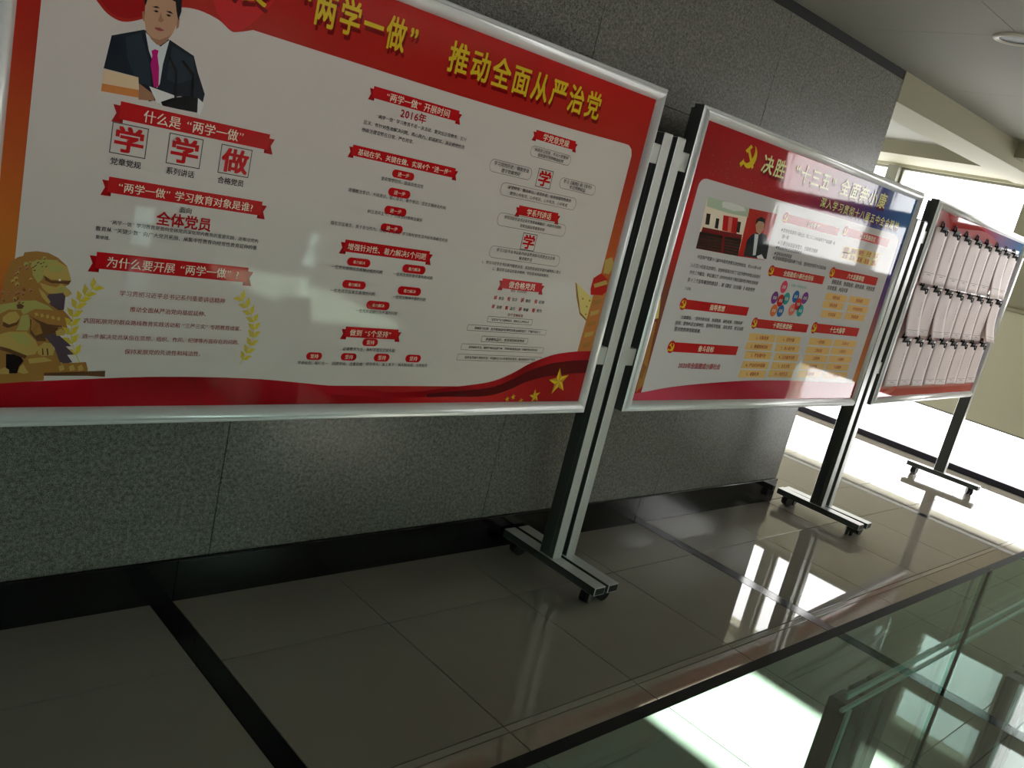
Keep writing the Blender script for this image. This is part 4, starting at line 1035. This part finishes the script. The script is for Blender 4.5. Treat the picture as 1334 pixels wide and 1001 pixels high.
def rail_profile():
    return [(0, .04), (0, -.004), (.004, -.007), (.010, -.008), (.013, -.014), (.022, -.0185), (.032, -.017), (.040, -.010), (.045, -.004), (.045, .04)]
def make_frame(parent, W):
    pr = rail_profile(); k = len(pr)
    corners = [(0, H0), (W, H0), (W, H1_), (0, H1_)]
    dirs = [((0, 1), (1, 1), (-1, 1)), ((-1, 0), (-1, 1), (-1, -1)), ((0, -1), (-1, -1), (1, -1)), ((1, 0), (1, -1), (1, 1))]
    for e in range(4):
        a = corners[e]; b = corners[(e+1) % 4]; _, da, db = dirs[e]
        vs = [(a[0]+da[0]*t, y, a[1]+da[1]*t) for t, y in pr]+[(b[0]+db[0]*t, y, b[1]+db[1]*t) for t, y in pr]
        fs = [(i, i+1, k+i+1, k+i) for i in range(k-1)]+[(k-1, 0, k, 2*k-1), tuple(range(k))[::-1], tuple(range(k, 2*k))]
        o = mesh_obj('frame_rail', vs, fs, [M['alu'], M['side_shade']], parent)
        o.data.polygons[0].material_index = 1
        o.data.polygons.foreach_set('use_smooth', [5 <= (i+1) <= 9 for i in range(len(fs))])
    G().box((.012, .004, H0+.012), (W-.012, .062, H1_-.012), bev=.002).out('back_panel', M['backing'], parent)

def caster(parent, x, y, ang):
    g = G()
    d = Vector((math.cos(ang), math.sin(ang), 0)); ax = Vector((-d.y, d.x, 0))
    c = Vector((x, y, .030))-d*.008
    g.cyl(c+ax*.011, ax, .030, .016, 24, 0); g.cyl(c-ax*.011, ax, .030, .016, 24, 0)
    g.cyl((x, y, .052), (0, 0, 1), .014, .010, 12, 1)
    g.cyl(c, ax, .007, .036, 10, 1)
    hx, hy = abs(d.x)*.013+.006, abs(d.y)*.013+.006
    g.box((c.x-hx, c.y-hy, .042), (c.x+hx, c.y+hy, .054), 1)
    g.out('caster', [M['rubber'], M['black_plastic']], parent)

def make_stand(parent, xp, side, y0, y1):
    """one post with its foot; xp = centre of the post, side = +1 when the board is to the right of it"""
    g = G(); hw = .025
    g.box((xp-hw, .0, .09), (xp+hw, .078, 1.765), 0, bev=.0025)
    for dx in (-.026, .0255): g.box((xp+dx, .022, .10), (xp+dx+.0005, .040, 1.76), 0)
    g.box((xp-hw+.003, .003, 1.765), (xp+hw-.003, .075, 1.769), 1)
    po = g.out('post', [M['alu_post'], M['black_plastic'], M['side_shade']], parent)
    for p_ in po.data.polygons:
        if abs(p_.normal.x) > .9: p_.material_index = 2  # sides take the painted shade colour
    f = G().box((xp-.031, y0, .056), (xp+.031, y1, .09), 0, bev=.0015)
    f.box((xp-.026, y0-.0006, .060), (xp+.026, y0+.001, .086), 1)
    f.box((xp-.026, y1-.001, .060), (xp+.026, y1+.0006, .086), 1)
    f = f.out('foot', [M['alu_post'], M['black_plastic'], M['side_shade']], parent)
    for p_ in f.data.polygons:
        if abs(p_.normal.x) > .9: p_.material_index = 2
    caster(f, xp-.004, y0+.055, random.uniform(-.6, .6)+PI); caster(f, xp+.002, y1-.06, random.uniform(-.6, .6)+PI)
    for z in (.900, 1.652):
        a, b = (xp+hw, xp+.07+.001) if side > 0 else (xp-.07-.001, xp-hw)
        G().box((a, .004, z), (b, .03, z+.068), bev=.001).out('clamp', M['alu_post'], parent)

# ---- board 1
def col1(u, v):
    c = ramp([(0, hexc('#b01a20')), (.12, hexc('#b4302a')), (.32, hexc('#c87830')), (.5, hexc('#c05a2a')), (.7, hexc('#b02c20')), (1, hexc('#c0181c'))], v/HT)
    return c
W1 = 2.045
b1 = empty('display_board', (.45, 2.04, 0))
tag(b1, 'nearest framed poster board, printed with a gold lion and a seated man in a suit', 'board')
make_frame(b1, W1)
sh1 = sheet_grid(b1, W1, col1)
P = Print()
wave = smooth_line([(.088, 1.03), (.12, 1.0), (.16, .955), (.188, .932), (.213, .912), (.245, .905), (.283, .921), (.32, .948), (.359, .967), (.40, .973), (.447, .966), (.478, .951), (.496, .953), (.531, .967)], 4)
wave += smooth_line([(.531, .967), (.8, .965), (1.165, .963), (1.6, .967), (1.895, .973)], 3)[1:]+[(1.92, .972), (1.938, .962), (1.947, .943)]
PAN = hexc('#dad0ca')
band(P, wave, .10, PAN, 1)
P.poly([(1.947, .10), (1.947, .943), (1.9471, .943), (1.9471, .10)], PAN, 1)
P.out('panel_print', sh1)
P = Print()
flow = smooth_line([(.03, .100), (.16, .107), (.26, .113), (.404, .120), (.55, .121), (.702, .117), (.88, .103), (1.062, .088), (1.134, .080), (1.25, .083), (1.362, .096), (1.526, .115), (1.62, .145), (1.689, .18), (1.76, .206), (1.825, .223), (1.92, .235), (2.015, .24)], 4)
def flowcol(u, v):
    return lerp(hexc('#b81a26'), hexc('#8c0c14'), .5+.5*math.sin(u*9+v*30))
band(P, flow, .03, flowcol, 3)
f2 = [(u, v*.62+.012) for u, v in flow]
band(P, [(u, v) for u, v in f2 if u > .9], .03, lambda u, v: lerp(hexc('#d02a2c'), hexc('#9a1018'), .5+.5*math.sin(u*7+1)), 4)
fold = [(u, v) for u, v in flow if u > 1.25]
for i in range(len(fold)-1):
    a, b = fold[i], fold[i+1]
    k0, k1 = (.01+.05*min(1, (x_[0]-1.25)/.6) for x_ in (a, b))
    P.poly([(a[0], a[1]-k0*.5-.004), (b[0], b[1]-k1*.5-.004), (b[0], b[1]-k1*1.3-.006), (a[0], a[1]-k0*1.3-.006)], hexc('#5c0a12'), 5)
P.out('flag_print', sh1)
# a second red fold hanging at the top left of the sheet
P = Print()
P.poly(smooth_line([(.16, 1.14), (.17, .99), (.20, .93), (.245, .912), (.30, .94), (.36, 1.0), (.42, 1.14)], 4), hexc('#a8141a'), 2)
P.poly(smooth_line([(.40, 1.14), (.43, 1.0), (.478, .955), (.52, .975), (.58, 1.06), (.60, 1.14)], 4), hexc('#d0242a'), 2)
P.out('swag_print', sh1)
run_data(1, sh1, W1)
make_stand(b1, -.075, 1, -.24, .285)
make_stand(b1, W1+.075, -1, -.24, .285)

# ---- board 2
W2 = 2.045
def col2(u, v):
    s_ = u/W2
    top = ramp([(0, hexc('#a01420')), (.35, hexc('#b81a2a')), (.58, hexc('#8a2a5a')), (.78, hexc('#3a3f8c')), (1, hexc('#3a7ab8'))], s_)
    if s_ < .3: low_ = ramp([(0, hexc('#b01c26')), (.2, hexc('#8c4a34')), (.42, hexc('#7a4030')), (.55, hexc('#c01c24')), (1, hexc('#c01c24'))], v/HT)
    elif s_ > .7: low_ = ramp([(0, hexc('#a83040')), (.1, hexc('#d07a2c')), (.3, hexc('#b85a30')), (.5, hexc('#5a1c6c')), (.75, hexc('#2e3a90')), (1, hexc('#3a6ab0'))], v/HT)
    else: low_ = top
    return lerp(low_, top, (v/HT-.70)/.12)
b2 = empty('display_board', (2.72, 2.04, 0))
tag(b2, 'middle framed poster board, its header fading from red to blue', 'board')
make_frame(b2, W2)
sh2 = sheet_grid(b2, W2, col2, 28, 20)
P = Print()
top2 = [(.098, .905)]+[(.098+.04*(1-math.cos(a)), .905+.035*math.sin(a)) for a in (.3, .7, 1.1, 1.57)]+[(1.86, .944), (1.90, .938), (1.93, .920), (1.94, .895)]
band(P, top2, .075, hexc('#d3ced0'), 1)
P.out('panel_print', sh2)
P = Print()
fl2 = smooth_line([(.03, .072), (.111, .080), (.30, .103), (.574, .122), (.9, .136), (1.269, .139), (1.6, .134), (1.945, .130), (2.015, .130)], 4)
band(P, fl2, .03, lambda u, v: lerp(hexc('#b02034'), hexc('#cf4a64'), .5+.5*math.sin(u*5+v*12)), 3)
P.out('flag_print', sh2)
run_data(2, sh2, W2)
# faint specks of small print in the dark red header and city lights
P = Print()
for i in range(60):
    u = random.uniform(.12, 1.0); v = random.uniform(.96, 1.03)
    P.poly([(u, v), (u+.006, v), (u+.006, v+.003), (u, v+.003)], hexc('#b8564e'), 2)
tag(P.out('header_specks', sh2), kind='stuff')
make_stand(b2, -.070, 1, -.24, .285)
make_stand(b2, W2+.060, -1, -.24, .285)

# ---- board 3, turned slightly
W3 = 2.0
def col3(u, v):
    s_ = u/W3
    top = ramp([(0, hexc('#c8a0a6')), (.2, hexc('#c02030')), (.45, hexc('#d84858')), (.7, hexc('#a08ab8')), (1, hexc('#3a86c0'))], s_)
    mid = ramp([(0, hexc('#8c2c38')), (.05, hexc('#d8b8b8')), (.93, hexc('#d8b8b8')), (1, hexc('#2a58a8'))], s_)
    lo = hexc('#b81c20')
    c = lerp(mid, top, (v/HT-.86)/.04)
    return lerp(lo, c, (v/HT-.085)/.02)
b3 = empty('display_board', (4.98, 2.04, 0), math.atan2(.13, 2.04))
tag(b3, 'far framed board by the windows, hung with three rows of clipped white booklets', 'board')
make_frame(b3, W3)
sh3 = sheet_grid(b3, W3, col3, 40, 40)
P = Print()
P.poly(smooth_line([(.20, 1.145), (.45, 1.13), (.75, 1.14), (1.05, 1.11), (.85, 1.07), (.60, 1.05), (.36, 1.05)], 4), hexc('#b01824'), 2)
P.poly(smooth_line([(.36, 1.075), (.7, 1.10), (1.0, 1.12), (1.30, 1.09), (1.25, 1.04), (.9, 1.03), (.6, 1.045)], 4), hexc('#d8808c'), 3)
P.out('flag_print', sh3)
P = Print()
P.poly(smooth_line([(.04, .045), (.30, .105), (.34, .09), (.20, .045)], 3), hexc('#d85040'), 2)
P.out('flag_print', sh3)
P = Print()
for i in range(1, 9):
    for q in ((.865, .87), (.53, .535), (.2, .205)): P.poly([(.07+.222*(i-1), q[0]), (.07+.222*i-.01, q[0]), (.07+.222*i-.01, q[1]), (.07+.222*(i-1), q[1])], hexc('#b87a84'), 1)
tag(P.out('pocket_lines', sh3), kind='stuff')
make_stand(b3, -.075, 1, -.24, .285)
make_stand(b3, W3+.070, -1, -.26, .275)

# ---- booklets hung on board 3
M['page'] = plain('booklet_paper', '#e8d9da', 0.65, noise=0.02, nscale=8)
M['page_print'] = plain('booklet_ink', '#8c8488', 0.7)
ORD = ['first', 'second', 'third', 'fourth', 'fifth', 'sixth', 'seventh', 'eighth']
ROWZ = [('top', 1.755), ('middle', 1.421), ('bottom', 1.110)]
def page_mesh(seed, curl, wd=.220, ht=.288):
    rnd = random.Random(seed); nx, nz = 6, 10; v = []; f = []
    ph = rnd.uniform(0, 6); am = rnd.uniform(.0005, .0025)
    for s_ in (0, 1):
        for j in range(nz+1):
            for i in range(nx+1):
                x = (i/nx-.5)*wd; t = j/nz
                y = -.009-.005*t*t-curl*t**3-am*t*math.sin(ph+i*.8)-(.010*abs(i/nx-.5)*t)*(1 if curl > .02 else 0)
                y -= .014*math.exp(-t*9)*(.4+.6*math.exp(-(x/.05)**2))*0.5
                v.append((x, y-(.003 if s_ == 0 else 0), -t*ht))
    N = (nx+1)*(nz+1)
    for j in range(nz):
        for i in range(nx):
            a = j*(nx+1)+i
            f.append((a, a+nx+1, a+nx+2, a+1)); f.append((N+a, N+a+1, N+a+nx+2, N+a+nx+1))
    for j in range(nz):
        a = j*(nx+1); f.append((a, N+a, N+a+nx+1, a+nx+1)); a += nx; f.append((a, a+nx+1, N+a+nx+1, N+a))
    for i in range(nx):
        f.append((i, i+1, N+i+1, N+i)); a = nz*(nx+1)+i; f.append((a, N+a, N+a+1, a+1))
    return v, f
def page_y(v, x, z, wd=.220, ht=.288, nx=6, nz=10):
    i = min(nx, max(0, round((x/wd+.5)*nx))); j = min(nz, max(0, round(-z/ht*nz)))
    return v[j*(nx+1)+i][1]
def clip_mesh():
    g = G()
    n = len(g.v)
    # triangular spring body
    prof = [(-.032, .010), (-.003, .010), (-.012, -.024), (-.018, -.024)]
    g.v += [(-.038, y, z) for y, z in prof]+[(.038, y, z) for y, z in prof]
    g.f += [(n, n+1, n+2, n+3), (n+7, n+6, n+5, n+4), (n, n+4, n+5, n+1), (n+1, n+5, n+6, n+2), (n+2, n+6, n+7, n+3), (n+3, n+7, n+4, n)]
    g.m += [0]*6
    return g
def wire(g, pts, r=.0012):
    for a, b in zip(pts, pts[1:]):
        a, b = Vector(a), Vector(b); g.cyl((a+b)/2, b-a, r, (b-a).length, 5, 0)
cm = clip_mesh(); clip_me = bpy.data.meshes.new('binder_clip'); clip_me.from_pydata(cm.v, [], cm.f); clip_me.materials.append(M['clip'])
gw = G()
wire(gw, [(-.022, -.018, -.018), (-.024, -.036, -.010), (-.010, -.040, -.036), (.010, -.040, -.036), (.024, -.036, -.010), (.022, -.018, -.018)], .0042)
wire(gw, [(-.022, -.009, -.014), (-.024, -.006, .016), (-.010, -.006, .034), (.010, -.006, .034), (.024, -.006, .016), (.022, -.009, -.014)], .0042)
wire_me = bpy.data.meshes.new('clip_handle'); wire_me.from_pydata(gw.v, [], gw.f); wire_me.materials.append(M['clip'])
ang3 = math.atan2(.13, 2.04)
for ri, (rn, zc) in enumerate(ROWZ):
    for i in range(8):
        seed = ri*10+i; rnd = random.Random(seed)
        curl = rnd.uniform(.0, .006)
        if (ri, i) in ((1, 0), (1, 2), (0, 6)): curl = .022
        if (ri, i) == (1, 7): curl = .04
        u = .175+.2265*i+rnd.uniform(-.004, .004)
        zz = zc+rnd.uniform(-.003, .003)
        loc = Vector((4.98, 2.04, 0))+Vector((u*math.cos(ang3), u*math.sin(ang3), zz+.008))
        bk = empty('hanging_booklet', loc)
        bk.rotation_euler = (0, rnd.uniform(-.010, .010)+(.05 if (ri, i) == (1, 7) else 0), ang3)
        side = 'from the left' if i < 4 else 'from the right'
        k = ORD[i] if i < 4 else ORD[7-i]
        if k == 'first': lab = 'clipped white booklet at the %s end of the far board\'s %s row' % ('left' if i < 4 else 'right', rn)
        else: lab = 'clipped white booklet, %s %s in the far board\'s %s row' % (k, side, rn)
        tag(bk, lab, 'booklet', 'booklets clipped to the far board')
        ph_ = .316 if ri == 0 else .288
        v, f = page_mesh(seed, curl, .220, ph_)
        pg = mesh_obj('page', v, f, M['page'], bk, True)
        # printed rule near the foot and a short column of type
        pv = []; pf = []
        def mark(x0, x1, z0, z1):
            n = len(pv)
            xs = [x0+(x1-x0)*t/4 for t in range(5)]
            for x_ in xs:
                for z_ in (z0, z1): pv.append((x_, page_y(v, x_, z_, .220, ph_)-.0012, z_))
            for t in range(4): a = n+2*t; pf.append((a, a+1, a+3, a+2))
        mark(-.085, .085, -.252, -.2545)
        mark(-.03, .03, -.262, -.266)
        for q in range(5): mark(.062, .068, -.09-q*.018, -.10-q*.018)
        tag(mesh_obj('page_print', pv, pf, M['page_print'], bk), kind='stuff')
        c = link('binder_clip', clip_me, bk); c.location = (0, 0, 0)
        h = link('clip_handle', wire_me, c)

# ------------------------------------------------------------ round ceiling light
dl = empty('ceiling_downlight', (4.02, 1.56, CEIL))
tag(dl, 'round recessed ceiling light with a white ring and grey lens', 'lamp')
prof = [(.062, .0), (.064, -.006), (.075, -.010), (.086, -.006), (.090, 0)]
v = []; f = []; S_ = 40
for i in range(S_):
    a = 2*PI*i/S_
    for r, z in prof: v.append((r*math.cos(a), r*math.sin(a), z))
k = len(prof)
for i in range(S_):
    j = (i+1) % S_
    for t in range(k-1): f.append((i*k+t, i*k+t+1, j*k+t+1, j*k+t))
mesh_obj('light_ring', v, f, M['light_ring'], dl, True)
G().cyl((0, 0, -.001), (0, 0, 1), .063, .004, 40).out('light_lens', M['light_lens'], dl, False)

# added light box over the aisle: its square aperture shapes a bright floor patch
fx = empty('added_patch_light', (2.68, .88, CEIL))
tag(fx, 'added light box with a square aperture that throws a bright patch on the floor', 'lamp')
ax0, ax1, ay0, ay1 = -.0165, .0050, -.007, .0139
g = G().box((-.06, -.06, -.106), (ax0, .06, -.104)).box((ax1, -.06, -.106), (.06, .06, -.104))
g.box((ax0, -.06, -.106), (ax1, ay0, -.104)).box((ax0, ay1, -.106), (ax1, .06, -.104))
g.box((-.062, -.062, -.106), (-.06, .062, 0)).box((.06, -.062, -.106), (.062, .062, 0))
g.box((-.06, -.062, -.106), (.06, -.06, 0)).box((-.06, .06, -.106), (.06, .062, 0))
g.out('patch_light_mask', M['black_plastic'], fx)

# ------------------------------------------------------------ glass balustrade near the camera
GY0, GY1, GT = 0.333, 0.345, 1.10
JX = 1.443
bal = empty('glass_balustrade', (1.443, .339, 0))
tag(bal, 'frameless green glass balustrade in the foreground with dark posts behind it', 'railing')
def gpanel(a, b):
    g = G().box((a, GY0, .04), (b, GY1, GT))
    # faces: 0 bottom,1 top,2 front,3 right,4 back,5 left -> edges dark
    g.m = [0, 1, 0, 0, 0, 0]
    o = g.out('glass_panel', [M['green_glass'], M['glass_edge']], bal)
    o.location = (-1.443, -.339, 0)
for a, b in ((-1.4, JX-.7*2-.0035), (JX-1.3965, JX-.0035), (JX+.0035, JX+1.4), (JX+1.407, JX+2.8)):
    gpanel(a, b)
def bpart(g, name, mat):
    o = g.out(name, mat, bal); o.location = (-1.443, -.339, 0); return o
bpart(G().box((JX-.0035, .3345, .06), (JX+.0035, .3385, GT-.001)), 'joint_seal', M['rubber'])
bpart(G().box((-1.4, GY0-.02, 0), (4.3, GY1+.02, .06), bev=.003), 'base_channel', M['steel'])
# clamp rail along the inner side of the glass
bpart(G().box((1.12, GY1+.016, .946), (4.3, GY1+.022, .954), bev=.001).box((1.12, GY1+.016, .926), (4.3, GY1+.022, .931), bev=.001), 'clamp_rail', M['steel'])
for xx, zt in ((1.147, .926), (2.135, .70)):
    g = G()
    for q in range(3): g.box((xx+q*.060, GY1+.014, .06), (xx+q*.060+.044, GY1+.05, zt), bev=.003)
    g.box((xx, GY1+.026, .06), (xx+.164, GY1+.046, zt-.006))
    bpart(g, 'post', M['dark_steel'])
    bpart(G().box((xx-.012, GY1+.014, .06), (xx-.002, GY1+.018, zt)), 'post_edge', M['steel'])
print('tiles', ntile)
